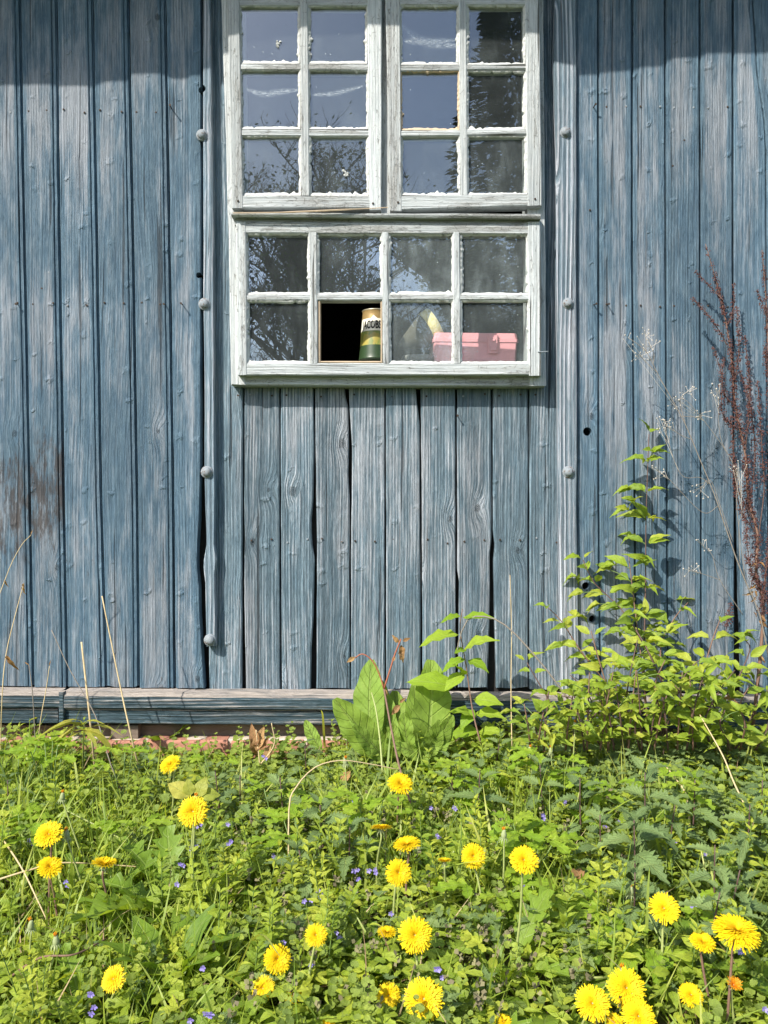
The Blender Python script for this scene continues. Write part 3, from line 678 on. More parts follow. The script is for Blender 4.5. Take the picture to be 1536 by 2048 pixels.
def bx_taper(m, c, w0, w1, d0, d1, z0, z1, ch=.004, n=1):
    """rounded-corner tapered box"""
    def ring(w, d, z):
        return [(c[0] + sx_ * (w / 2 - e1), c[1] + sy_ * (d / 2 - e2), z) for (sx_, sy_, e1, e2) in ((-1, -1, 0, ch), (-1, -1, ch, 0), (1, -1, ch, 0), (1, -1, 0, ch), (1, 1, 0, ch), (1, 1, ch, 0), (-1, 1, ch, 0), (-1, 1, 0, ch))]
    vs = ring(w0, d0, z0) + ring(w1, d1, z1); fs = [(k, (k + 1) % 8, 8 + (k + 1) % 8, 8 + k) for k in range(8)] + [tuple(range(8))[::-1], tuple(range(8, 16))]
    return m.add(vs, fs)
pink = plain('dusty_pink_plastic', (.78, .34, .38), .45, .4, 0, 35, .12, .1)
wB, dB, TH = (1034 - 862) * (D + .07) / F, .115, radians(3)   # turned so that one corner points at the panes
cxy = Vector((wB / 2 * cos(TH) - dB / 2 * sin(TH), wB / 2 * sin(TH) + dB / 2 * cos(TH)))
box = thing('pink_box', 'small pink plastic case with a latch standing behind the lower right panes', 'box', (P(861, 700, .07).x + cxy.x + dB * sin(TH), .06 + cxy.y, SHELF)); box.rotation_euler.z = TH
bx_taper(MB(), (0, 0), wB * .94, wB * .975, dB * .93, dB * .965, 0, .050).build('box_body', pink, box, recalc=True)
bx_taper(bx_taper(MB(), (0, 0), wB, wB, dB, dB, .0503, .058, .005), (0, 0), wB * .985, wB * .96, dB * .97, dB * .94, .058, .073, .006).build('lid', pink, box, recalc=True)
lt = bx_taper(bx_taper(MB(), (.042, -dB / 2 - .0015), .024, .026, .011, .011, .022, .066, .003), (.042, -dB / 2 - .009), .015, .017, .006, .006, .028, .036, .002)
lt.tube([(.042, -dB / 2 - .004, .055), (.042, -dB / 2 - .0105, .055)], .0045, 10); lt.build('latch', pink, box, recalc=True)
# straw-coloured brush leaning inside
straw = plain('straw_bristle', (.72, .60, .26), .8, .2, 0, 60, .4, .6, (8, 8, 1)); darkfelt = plain('dark_felt', (.11, .105, .09), .9, .1, 0, 40, .3, .3)
hat = thing('cone_shade', 'dark cone shade with a pale yellow band behind the clouded pane beside the pink case', 'lampshade', P(858, 660, .115))
ax = Vector((-.62, -.05, -.36)).normalized(); u = ax.cross(Vector((0, 1, 0))).normalized(); v_ = ax.cross(u)
def cone(m, s0, r0, s1, r1, n=28):
    vs = []
    for (s_, r) in ((s0, r0), (s1, r1), (s1, r1 - .003), (s0, r0 - .003)):
        vs += [ax * s_ + (u * cos(2 * pi * k / n) + v_ * sin(2 * pi * k / n)) * r for k in range(n)]
    return m.add(vs, [(i * n + k, i * n + (k + 1) % n, ((i + 1) % 4) * n + (k + 1) % n, ((i + 1) % 4) * n + k) for i in range(4) for k in range(n)])
cone(MB(), .006, .046, .085, .010).build('shade', darkfelt, hat, True, True); cone(MB(), -.020, .050, .006, .047).build('band', straw, hat, True, True)
bowl = thing('bowl', 'dusty grey dish lying low behind the glass left of the pink case', 'bowl', P(838, 719, .12))
m = MB(); n = 24; prof = [(.006, .004), (.040, .006), (.047, .024), (.045, .026), (.038, .010), (.006, .008)]; vs = []
for (r, z) in prof: vs += [(r * cos(2 * pi * k / n), r * sin(2 * pi * k / n), z - .004) for k in range(n)]
m.add(vs, [(i * n + k, i * n + (k + 1) % n, ((i + 1) % 6) * n + (k + 1) % n, ((i + 1) % 6) * n + k) for i in range(6) for k in range(n)]); bowl.location.z = SHELF
m.build('dish', plain('grey_enamel', (.22, .22, .21), .5, .4, 0, 40, .3, .2), bowl, True, True)
# ------------------------------------------------------------------ ground and plants
def leaf_mat(name, a, b, c, veins=9., vein_k=2.2, trans=.42, rough=.42, spec=.45, pervert=False, bump=.6, blot=0.0, blotcol=(.2, .16, .05), transcol=1.75, vslope=1., midw=.045):
    """a leaf: colours a-b-c by chance, paler ribs, side veins in relief, light passing through"""
    g = NG(name); u, v, _ = g.sep(g.uv())
    R = g.attr('tint') if pervert else g.rnd()
    au = g.math('ABSOLUTE', g.sub(u, .5))
    mid = g.step(au, midw, midw * .3)
    sv = g.math('ABSOLUTE', g.math('SINE', g.mul(g.mad(au, -vein_k, v), pi * veins)))
    side = g.step(sv, .30, .02)
    x, y, z = g.sep(g.obj())
    n = g.noise(g.comb(g.add(g.mul(u, 3.), g.mul(R, 30.)), g.mul(v, 4.), 0.), 1., 3., .6)
    col = g.mix(g.step(R, .0, .5), a, b); col = g.mix(g.step(R, .5, 1.), col, c)
    col = g.shade(col, g.mad(n, .7, .65))
    col = g.mix(g.mul(g.add(g.mul(mid, .55), g.mul(side, .22)), 1.), col, g.mix(.5, col, (.30, .36, .12)))
    wr = g.noise(g.comb(g.add(g.mul(u, 14.), g.mul(R, 30.)), g.mul(v, 22.), 0.), 1., 3., .6)
    col = g.shade(col, g.mad(wr, .5, .75))
    if blot: col = g.mix(g.mul(g.step(n, .60, .72), blot), col, blotcol)
    h = g.sub(g.mad(wr, .6, g.mul(n, .3)), g.add(mid, g.mul(side, .6)))
    nrm = g.bump(h, bump, .0012)
    d = g.bsdf(col, rough, spec, nrm)
    t = g.n('ShaderNodeBsdfTranslucent'); g.put(t.inputs[0], g.mix(1., g.shade(col, transcol), (1.12, 1., .40), 'MULTIPLY')); g.put(t.inputs[1], nrm)
    m = g.n('ShaderNodeMixShader'); m.inputs[0].default_value = trans; g.put(m.inputs[1], d); g.put(m.inputs[2], t.outputs[0])
    return g.done(m.outputs[0])
ML = {}
ML['dogwood'] = leaf_mat('dogwood_leaf', (.165, .25, .026), (.24, .33, .03), (.33, .37, .045), 5., .9, .33, .5, .3)
ML['dock'] = leaf_mat('dock_leaf', (.17, .27, .04), (.195, .295, .045), (.22, .32, .055), 8., .40, .28, .6, .2, blot=.3, bump=1.6, midw=.05)
ML['bright'] = leaf_mat('bright_green_leaf', (.19, .31, .022), (.24, .36, .028), (.29, .39, .038), 6., .7, .40, .5, .3)
ML['nettle'] = leaf_mat('nettle_leaf', (.125, .19, .07), (.15, .22, .075), (.19, .265, .09), 9., .8, .26, .6, .25, bump=1.)
ML['dandelion'] = leaf_mat('dandelion_leaf', (.13, .22, .024), (.17, .27, .028), (.22, .32, .04), 7., .3, .40, .45, .35)
ML['yellow'] = leaf_mat('yellowing_leaf', (.33, .34, .05), (.40, .38, .07), (.28, .32, .05), 6., .6, .4, .5, .3)
ML['dry'] = leaf_mat('dry_brown_leaf', (.36, .20, .085), (.42, .26, .12), (.28, .15, .07), 7., .6, .25, .7, .2, bump=1.)
ML['ivy_s'] = leaf_mat('ground_ivy_leaf', (.14, .20, .044), (.21, .28, .05), (.29, .36, .06), 4., .4, .38, .55, .3, pervert=True)
ML['small_s'] = leaf_mat('small_herb_leaf', (.19, .28, .026), (.28, .36, .034), (.37, .42, .045), 4., .6, .40, .5, .35, pervert=True)
ML['broad_s'] = leaf_mat('broad_weed_leaf', (.11, .20, .022), (.15, .25, .028), (.20, .30, .036), 7., .4, .38, .5, .3, pervert=True)
ML['grass_s'] = leaf_mat('grass_blade', (.17, .26, .032), (.27, .35, .045), (.40, .42, .11), 1., 0., .40, .45, .4, pervert=True, bump=.1)
ML['nettle_s'] = leaf_mat('small_nettle_leaf', (.125, .19, .066), (.15, .22, .072), (.20, .27, .09), 9., .8, .26, .6, .25, pervert=True, bump=.8)
MS = dict(green=plain('green_stem', (.13, .20, .05), .5, .4, 0, 120., .2, .1), pale=plain('pale_green_stem', (.27, .31, .10), .5, .4, 0, 120., .2, .1),
          red=plain('reddish_stem', (.17, .10, .07), .6, .3, 0, 120., .3, .2), twig=plain('grey_twig', (.21, .185, .155), .8, .2, 0, 150., .3, .3),
          straw=plain('dry_straw', (.50, .39, .22), .7, .2, 0, 120., .3, .2), darkstem=plain('dark_red_stem', (.10, .06, .05), .6, .3, 0, 120., .3, .2),
          seed=plain('rusty_brown_seed', (.098, .042, .035), .75, .2, 0, 300., .5, .3), whiteseed=plain('whitish_seed_pod', (.48, .44, .38), .8, .2, 0, 300., .2, .1),
          bract=plain('grey_green_bract', (.27, .31, .15), .6, .3, 0, 120., .2, .1))
def soil_mat():
    g = NG('mossy_soil_and_lawn'); x, y, z = g.sep(g.obj()); v = g.comb(x, y, z)
    n = g.noise(v, 30., 5., .65); n2 = g.noise(v, 160., 4., .7); far = g.step(y, -1.9, -3.2)
    near = g.mix(g.step(n, .35, .65), (.075, .060, .036), (.085, .11, .03)); near = g.mix(g.step(n2, .55, .75), near, (.17, .125, .075))
    c = g.mix(far, near, g.mix(n, (.035, .075, .015), (.08, .12, .03)))
    return g.done(g.bsdf(c, .95, .1, g.bump(g.add(n, n2), .8, .01)))
# one ground sheet out to the far trees and under the shed
xs = sorted(set([-120, -60, -30, -15, -8, -5, -3.5] + [round(v, 3) for v in np.linspace(-2.6, 2.6, 66)] + [3.5, 5, 8, 15, 30, 60, 120]))
ys = sorted(set([-120, -60, -30, -15, -8, -5, -3.5] + [round(v, 3) for v in np.linspace(-2.9, .06, 60)] + [.3, 2, 6, 20]))
vs = [(x, y, gz(x, y)) for y in ys for x in xs]; nx = len(xs)
ground = MB().add(vs, [(j * nx + i, j * nx + i + 1, (j + 1) * nx + i + 1, (j + 1) * nx + i) for j in range(len(ys) - 1) for i in range(nx - 1)]).build('ground', soil_mat(), None, True)
ground['kind'] = 'structure'

# ---------------- leaf shapes: base at the origin, tip towards +Y, upper face +Z
def leaf_mesh(name, wfun, nv=8, nu=4, fold=.25, droop=.35, wave=0., wavef=3., lobes=None, seed=0, twist=0.):
    r = random.Random(seed); vs = []; uv = []; fs = []; ph = r.uniform(0, 6)
    for j in range(nv + 1):
        v = j / nv; w = wfun(v) * .5
        zc = -droop * v * v; yc = v * (1 - .25 * droop * v)
        for i in range(nu + 1):
            s = (i / nu) * 2 - 1; ww = w
            if lobes and abs(s) > .99: ww = w * lobes(j, s)
            x = s * ww
            y = yc
            if lobes and abs(s) > .99 and j % 2 == 1: y += .05
            z = zc + fold * abs(x) + wave * abs(s) * sin(v * wavef * 6.283 + ph + (0 if s > 0 else 1.3)) + twist * x * v
            vs.append((x, y, z)); uv.append((s * .5 + .5, v))
    for j in range(nv):
        for i in range(nu):
            a = j * (nu + 1) + i; fs.append((a, a + 1, a + nu + 2, a + nu + 1))
    m = MB().add(vs, fs, uv); return m.mesh(name, True)
ov = lambda w, a=.9, b=1.35: (lambda v: max(.012, w * (sin(pi * min(1, v ** a)) ** 1.0) * (1 - .28 * v ** b)))
def toothy(d): return lambda j, s: 1.0 if j % 2 else 1 - d
LEAF = {}
def pool(key, mat, n, **kw):
    L = []
    for k in range(n):
        q = dict(kw); q['seed'] = k * 7 + 1
        for p_ in ('droop', 'fold', 'wave'):
            if p_ in q: q[p_] = q[p_] * (0.6 + .28 * k)
        me = leaf_mesh('leaf', **q); me.materials.append(mat); L.append(me)
    LEAF[key] = L
pool('dogwood', ML['dogwood'], 6, wfun=ov(.50, .8), nv=9, nu=4, fold=.42, droop=.42, wave=.03, twist=.35)
pool('dock', ML['dock'], 3, wfun=lambda v: max(.03, .50 * (sin(pi * min(1, v ** .85 * .93 + .05)) ** .62)) * (1 + .03 * sin(v * 23)), nv=24, nu=10, fold=.22, droop=.30, wave=.028, wavef=3.3)
pool('bright', ML['bright'], 4, wfun=ov(.62, .8), nv=7, nu=4, fold=.2, droop=.3, wave=.03)
pool('nettle', ML['nettle'], 4, wfun=lambda v: max(.02, .56 * sin(pi * min(1, v ** .62)) * (1 - .2 * v)), nv=16, nu=4, fold=.30, droop=.55, wave=.015, lobes=toothy(.42))
pool('dandelion', ML['dandelion'], 4, wfun=lambda v: .05 + .26 * sin(pi * min(1, v ** 1.7)) ** .8, nv=16, nu=4, fold=.25, droop=.40, wave=.02, lobes=toothy(.55))
pool('broad', ML['dandelion'], 4, wfun=lambda v: .04 + .27 * sin(pi * min(1, v ** 1.35)) ** .8, nv=9, nu=4, fold=.22, droop=.45, wave=.025)
pool('yellow', ML['yellow'], 3, wfun=ov(.7, .8), nv=8, nu=4, fold=.1, droop=.4, wave=.06)
pool('strapyellow', ML['yellow'], 3, wfun=ov(.18, 1.), nv=9, nu=2, fold=.2, droop=1.0, wave=.02)
pool('dry', ML['dry'], 3, wfun=ov(.6, .8), nv=8, nu=4, fold=.5, droop=.5, wave=.10)
pool('avens', ML['bright'], 3, wfun=lambda v: max(.03, .62 * v ** .55 * (1 - v ** 3.2) ** .6), nv=12, nu=4, fold=.15, droop=.3, wave=.05, lobes=toothy(.36))
def put_leaf(parent, key, base, along, up, length, wscale=1.0, name='leaf'):
    y = Vector(along).normalized(); z = Vector(up); z = z - y * z.dot(y)
    if z.length < 1e-4: z = y.orthogonal()
    z.normalize(); x = y.cross(z)
    o = bpy.data.objects.new(name, random.choice(LEAF[key])); link(o, parent)
    m = Matrix(((x.x, y.x, z.x, 0), (x.y, y.y, z.y, 0), (x.z, y.z, z.z, 0), (0, 0, 0, 1)))
    loc = Vector(base) - (parent.location if parent else Vector())
    o.matrix_local = Matrix.Translation(loc) @ m @ Matrix.Diagonal((length * wscale, length, length, 1))
    return o
R_ = random.Random(21)
rv = lambda s=1.: Vector((R_.uniform(-s, s), R_.uniform(-s, s), R_.uniform(-s, s)))
def stem(parent, pts, r0, r1, mat, n=14, sides=6, name='stem'):
    c = curve3(pts, n); off = parent.location if parent else Vector()
    return MB().tube([p - off for p in c], [lerp(r0, r1, i / (len(c) - 1)) for i in range(len(c))], sides).build(name, mat, parent, True), c

# ---------------- one dogwood bush at the right, built in three pieces, hand-placed stems
TOCAM = Vector((0, -1, .1))
def bush_part(dog, dw):
    nl = 0
    for pts, k in dw:
        _, c = stem(dog, [P(*q) for q in pts], .0022, .0010, MS['darkstem'] if R_.random() < .6 else MS['red'])
        L_ = [0]
        for i in range(1, len(c)): L_.append(L_[-1] + (c[i] - c[i - 1]).length)
        tot = L_[-1]; s = tot * .16; flip = 0
        while s <= tot + .001:
            i = min(range(len(c)), key=lambda q: abs(L_[q] - s)); p = c[i]; d = (c[min(i + 1, len(c) - 1)] - c[max(0, i - 1)]).normalized()
            ang = flip * 1.35 + R_.uniform(-.4, .4); side = Vector((cos(ang), -abs(sin(ang)) * .8, 0)); flip += 1; tip = s > tot - .02
            for sg in (-1, 1):
                if nl > 292: break
                ln = R_.uniform(.038, .060) * k * (1 if not tip else .8); al = (side * sg * (1 if not tip else .6) + d * R_.uniform(.30, .80) + Vector((0, -.15, 0)) + rv(.2))
                put_leaf(dog, 'dogwood', p + al.normalized() * .008, al, Vector((-.1, -.55, .75)) + rv(.42), ln, R_.uniform(.75, .98)); nl += 1
            if R_.random() < .6 and not tip and s > tot * .25 and nl < 285:
                al = (side * R_.choice((-1, 1)) + d * .5 + rv(.2)).normalized(); q = p + al * R_.uniform(.035, .07) + Vector((0, 0, -.004))
                stem(dog, [p, (p + q) / 2 + Vector((0, 0, .004)), q], .0012, .0007, MS['green'], 6, 5, 'twig')
                for a in (-.9, .9, 0.05):
                    w = (al + Vector((a * .9, -.15, -.1 - .1 * abs(a))) + rv(.15)); put_leaf(dog, 'dogwood', q, w, Vector((-.1, -.55, .75)) + rv(.3), R_.uniform(.028, .046) * k, R_.uniform(.75, .98)); nl += 1
            s += R_.uniform(.028, .040)
dog = thing('dogwood_bush', 'tall part of the light green bush whose upright stem reaches highest against the right boards', 'bush', P(1290, 1490, -.16))
dog2 = thing('dogwood_bush', 'lower part of the same light green bush spreading to the right edge below the dead seed stalk', 'bush', P(1440, 1490, -.2))
dw = [([(1295, 1490, -.16), (1288, 1330, -.10), (1291, 1180, -.065), (1292, 1040, -.05), (1298, 868, -.045)], 1.0),
      ([(1300, 1490, -.17), (1285, 1340, -.14), (1270, 1220, -.08), (1257, 1110, -.06)], 1.0),
      ([(1370, 1470, -.17), (1335, 1390, -.19), (1290, 1290, -.2), (1240, 1215, -.09), (1190, 1168, -.07), (1166, 1120, -.06)], 1.0),
      ([(1290, 1470, -.16), (1215, 1370, -.14), (1160, 1300, -.13), (1125, 1245, -.12), (1096, 1215, -.11)], 1.0),
      ([(1236, 1475, -.2), (1215, 1380, -.2), (1195, 1310, -.19), (1182, 1262, -.18)], .9),
      ([(1380, 1480, -.16), (1400, 1370, -.16), (1425, 1280, -.15), (1440, 1240, -.14)], 1.0),
      ([(1330, 1480, -.18), (1325, 1360, -.19), (1322, 1290, -.12), (1350, 1235, -.08), (1376, 1205, -.07)], 1.0),
      ([(1440, 1485, -.2), (1450, 1420, -.2), (1475, 1360, -.19), (1500, 1300, -.18), (1490, 1280, -.18)], 1.0),
      ([(1470, 1500, -.22), (1500, 1440, -.22), (1530, 1390, -.22), (1560, 1340, -.2)], 1.0),
      ([(1320, 1490, -.2), (1345, 1420, -.24), (1370, 1350, -.25), (1410, 1310, -.25)], .95),
      ([(1180, 1480, -.2), (1120, 1430, -.19), (1080, 1370, -.17), (1054, 1325, -.16)], .8),
      ([(1260, 1480, -.2), (1250, 1420, -.25), (1262, 1340, -.26), (1275, 1280, -.25)], .9),
      ([(1420, 1490, -.24), (1410, 1440, -.27), (1440, 1380, -.27), (1470, 1340, -.26)], .95),
      ([(1230, 1490, -.22), (1190, 1440, -.22), (1150, 1400, -.21), (1115, 1390, -.2)], .8)]
bush_part(dog, [dw[i] for i in (0, 1, 2, 3, 4, 6, 11, 10, 13)] + [([(1250, 1490, -.2), (1200, 1430, -.2), (1170, 1380, -.2), (1140, 1350, -.2)], .9), ([(1200, 1490, -.24), (1180, 1450, -.26), (1200, 1410, -.26), (1185, 1370, -.26)], 1.), ([(1280, 1500, -.26), (1270, 1450, -.29), (1290, 1410, -.29), (1280, 1380, -.29)], 1.), ([(1080, 1490, -.22), (1070, 1440, -.23), (1090, 1410, -.23)], .9), ([(1310, 1490, -.22), (1320, 1430, -.24), (1310, 1370, -.24), (1330, 1320, -.24)], 1.)])
bush_part(dog2, [dw[i] for i in (5, 7, 8, 9, 12)] + [([(1430, 1500, -.24), (1400, 1450, -.28), (1370, 1400, -.28), (1350, 1370, -.28)], 1.), ([(1480, 1500, -.24), (1490, 1450, -.28), (1480, 1410, -.28), (1500, 1370, -.28)], 1.), ([(1510, 1500, -.24), (1530, 1470, -.26), (1540, 1430, -.26)], 1.), ([(1440, 1500, -.2), (1440, 1440, -.22), (1410, 1380, -.22), (1400, 1330, -.22)], 1.), ([(1460, 1500, -.28), (1455, 1480, -.30), (1440, 1450, -.32), (1450, 1420, -.32)], .95)])

dog3 = thing('dogwood_bush', 'low front part of the same light green bush, before the foot rails', 'bush', P(1200, 1500, -.28))  # low front piece of the one dogwood bush, not a separate shrub
st3 = []
for k in range(20):
    bx = 1060 + 17 * k + R_.uniform(-8, 8); lean_ = R_.uniform(-35, 35); hh = R_.uniform(95, 165) * (1 if k > 3 else .75)
    st3.append(([(bx, 1500, -.27), (bx + lean_ * .4, 1500 - hh * .5, -.30), (bx + lean_, 1500 - hh, -.30)], .74))
bush_part(dog3, st3)

# ---------------- young shoot right of the dock plant
sh = thing('leafy_shoot', 'slender young shoot with broad glossy leaves right of the big dock leaves', 'plant', P(962, 1490, -.2))
_, c = stem(sh, [P(962, 1490, -.2), P(945, 1420, -.17), (P(932, 1330, -.15)), P(920, 1260, -.13), P(925, 1218, -.12)], .0020, .0009, MS['red'])
for (bx, by, tx, ty, ln, w) in ((926, 1236, 985, 1222, 0, .85), (917, 1270, 842, 1266, 0, .9), (930, 1300, 978, 1258, 0, 1.), (930, 1300, 914, 1296, .03, 1.), (936, 1322, 976, 1326, 0, 1.2), (930, 1318, 884, 1328, 0, .8), (928, 1345, 888, 1374, 0, 1.), (925, 1350, 918, 1318, 0, 1.1),
                            (906, 1375, 828, 1345, 0, .9), (948, 1400, 1000, 1395, 0, 1.1), (950, 1430, 1004, 1415, 0, 1.), (950, 1435, 915, 1405, 0, .9), (955, 1460, 900, 1462, 0, 1.), (958, 1465, 1000, 1452, 0, 1.1), (921, 1232, 885, 1232, 0, .6), (948, 1420, 920, 1450, 0, 1.), (960, 1470, 990, 1500, 0, 1.)):
    b0, t0 = P(bx, by, -.145), P(tx, ty, -.175); put_leaf(sh, 'bright', b0, t0 - b0, Vector((0, -.45, .85)) + rv(.2), max(ln, (t0 - b0).length * 1.08), w)

# ---------------- dock with very large leaves
dk = thing('dock_plant', 'dock with very large upright green leaves against the foot of the wall', 'plant', P(780, 1505, -.15))
for (bx, by, tx, ty, yb, yt, w, upx) in ((740, 1490, 733, 1322, -.12, -.10, .78, -.35), (852, 1508, 880, 1322, -.16, -.14, .86, .35), (768, 1512, 672, 1412, -.20, -.25, .85, -.3), (775, 1510, 766, 1350, -.13, -.09, .60, .3), (800, 1512, 798, 1370, -.13, -.08, .75, .2),
                                    (826, 1510, 838, 1360, -.12, -.07, .6, .2), (858, 1510, 900, 1450, -.2, -.25, .8, .3), (640, 1500, 608, 1440, -.13, -.12, .75, 0), (560, 1500, 575, 1478, -.12, -.12, .9, 0)):
    b0, t0 = P(bx, by, yb), P(tx, ty, yt); put_leaf(dk, 'dock', b0, t0 - b0, Vector((upx, -1, .25)), (t0 - b0).length * 1.05, w)
for k in range(8):
    b0 = P(R_.uniform(740, 860), 1515, -.2); t0 = P(b0.x / .0012 + 768 + R_.uniform(-90, 90), R_.uniform(1440, 1490), -.25); put_leaf(dk, 'dock', b0, t0 - b0, Vector((R_.uniform(-.5, .5), -.8, .5)), (t0 - b0).length, .8)
stem(dk, [P(765, 1545, -.3), P(760, 1480, -.26), P(752, 1420, -.22), P(743, 1385, -.2)], .0024, .0016, MS['pale'])
# reddish withered shoot in front of it
ws = thing('withered_shoot', 'brown forked shoot with curled withered buds in front of the dock leaves', 'plant', G(852, 1690, 0)[0])
_, c = stem(ws, [ws.location, P(806, 1560, -.42), P(785, 1470, -.36), P(772, 1400, -.32), P(768, 1378, -.31)], .0024, .0020, MS['red'])
top = c[-1]
stem(ws, [top, P(760, 1352, -.31), P(745, 1322, -.31), P(725, 1308, -.31), P(710, 1316, -.31)], .0017, .0012, plain('red_shoot', (.30, .10, .055), .5, .4, 0, 100, .2, .1), 12, 6, 'branch')
stem(ws, [top, P(780, 1340, -.31), P(790, 1308, -.31), P(802, 1278, -.31)], .0020, .0015, bpy.data.materials['red_shoot'], 10, 6, 'branch')
for (x, y, dx, dy, l) in ((710, 1314, -1, -.6, .022), (802, 1290, .1, -1, .034), (798, 1285, -.5, .5, .022), (800, 1300, .35, -1, .028), (790, 1312, -.4, -.8, .016), (806, 1282, .4, .2, .018), (768, 1378, .3, -.5, .016), (800, 1410, -.8, -.8, .03), (800, 1405, .4, .4, .016)):
    put_leaf(ws, 'dry', P(x, y, -.31), Vector((dx, -.2, dy)), Vector((R_.uniform(-.5, .5), -1, .3)), l, .75, 'withered_leaf')
# dock seed stalk, dead and rust brown, at the right edge
ds = thing('dead_dock_stalk', 'tall dead rust brown seed stalk leaning on the wall at the far right', 'dead plant', P(1505, 1460, -.12))
spk = [([(1505, 1460, -.12), (1522, 1300, -.11), (1526, 1200, -.10), (1512, 1150, -.10), (1515, 1067, -.09), (1497, 1000, -.08), (1491, 912, -.08), (1471, 812, -.07), (1464, 729, -.07), (1454, 655, -.06), (1437, 579, -.05), (1411, 488, -.05)], .0042, 0.15, 1.5),
       ([(1454, 690, -.07), (1436, 658, -.07), (1412, 625, -.07), (1384, 594, -.06)], .0014, .1, .75), ([(1446, 600, -.06), (1425, 578, -.05), (1390, 541, -.05)], .001, .3, .6),
       ([(1456, 650, -.06), (1467, 615, -.05), (1468, 566, -.05)], .0012, .0, .6), ([(1471, 812, -.07), (1450, 790, -.08), (1442, 745, -.08), (1427, 694, -.08)], .0013, .05, .7),
       ([(1478, 860, -.08), (1446, 830, -.09), (1444, 770, -.09), (1447, 715, -.09)], .0012, .05, .8), ([(1490, 910, -.08), (1498, 820, -.09), (1497, 745, -.09), (1489, 671, -.09)], .0014, .1, .8),
       ([(1470, 760, -.07), (1478, 700, -.07), (1475, 640, -.07), (1474, 612, -.06)], .0012, .0, .8), ([(1500, 1010, -.08), (1510, 900, -.07), (1498, 800, -.07), (1480, 740, -.06)], .0014, .1, .9),
       ([(1505, 1040, -.09), (1470, 960, -.1), (1466, 880, -.1), (1462, 830, -.1)], .0014, .2, .9), ([(1514, 1070, -.09), (1478, 1010, -.11), (1470, 930, -.11)], .0014, .2, .9),
       ([(1516, 1080, -.09), (1528, 980, -.08), (1524, 900, -.08), (1518, 800, -.08), (1514, 760, -.07)], .0014, .2, .7), ([(1526, 1200, -.1), (1545, 1000, -.1), (1540, 850, -.09), (1536, 700, -.08), (1532, 600, -.07), (1524, 500, -.07)], .002, .25, .9),
       ([(1538, 760, -.08), (1530, 700, -.08), (1526, 690, -.08)], .001, .1, .6), ([(1535, 640, -.08), (1522, 600, -.08), (1512, 580, -.08)], .001, .1, .6), ([(1524, 1195, -.1), (1500, 1130, -.12), (1492, 1060, -.12), (1486, 1000, -.11)], .0013, .1, 1.1),
       ([(1522, 1250, -.11), (1532, 1150, -.12), (1540, 1050, -.12)], .0013, .1, 1.0), ([(1450, 1270, -.04), (1458, 1230, -.03), (1462, 1205, -.03)], .001, .2, 1.3)]
seeds = MB(); rs = random.Random(4)
for pts, r0, s0, dens in spk:
    _, c = stem(ds, [P(*q) for q in pts], r0, .0007, MS['darkstem'] if r0 < .002 else MS['red'], 40, 6, 'stalk')
    for i in range(1, len(c)):
        f = i / len(c)
        if f < s0: continue
        a, b_ = c[i - 1], c[i]; seg = (b_ - a).length; cnt = seg * 2900 * dens * (1 - .55 * f) * (.4 + .6 * min(1, (f - s0) * 8)) * rs.choice((.3, 1, 1, 1.5))
        for k in range(int(cnt + rs.random())):
            p = a.lerp(b_, rs.random()); w = rs.uniform(.001, .0085 * (1.2 - f) * dens ** .5 + .0032); th = rs.uniform(0, 6.28)
            q = p + Vector((cos(th) * w, sin(th) * w, rs.uniform(-.003, .001))); s = rs.uniform(.0014, .0030)
            e1 = Vector((rs.uniform(-1, 1), rs.uniform(-1, 1), rs.uniform(-1, 1))).normalized(); e2 = e1.orthogonal().normalized(); e3 = e1.cross(e2)
            seeds.add([q + e1 * s, q - e1 * s, q + e2 * s * .8, q - e2 * s * .8, q + e3 * s * .45, q - e3 * s * .45], [(0, 2, 4), (2, 1, 4), (1, 3, 4), (3, 0, 4), (2, 0, 5), (1, 2, 5), (3, 1, 5), (0, 3, 5)])
so_ = seeds.build('seed', MS['seed'], ds); so_.data.transform(Matrix.Translation(-ds.location)); so_['kind'] = 'stuff'
for k in range(12): put_leaf(ds, 'dry', P(R_.uniform(1500, 1522), R_.uniform(1120, 1330), -.11), Vector((R_.uniform(-1, 1), -.4, -.6)), rv(), R_.uniform(.015, .035), .5, 'withered_leaf')
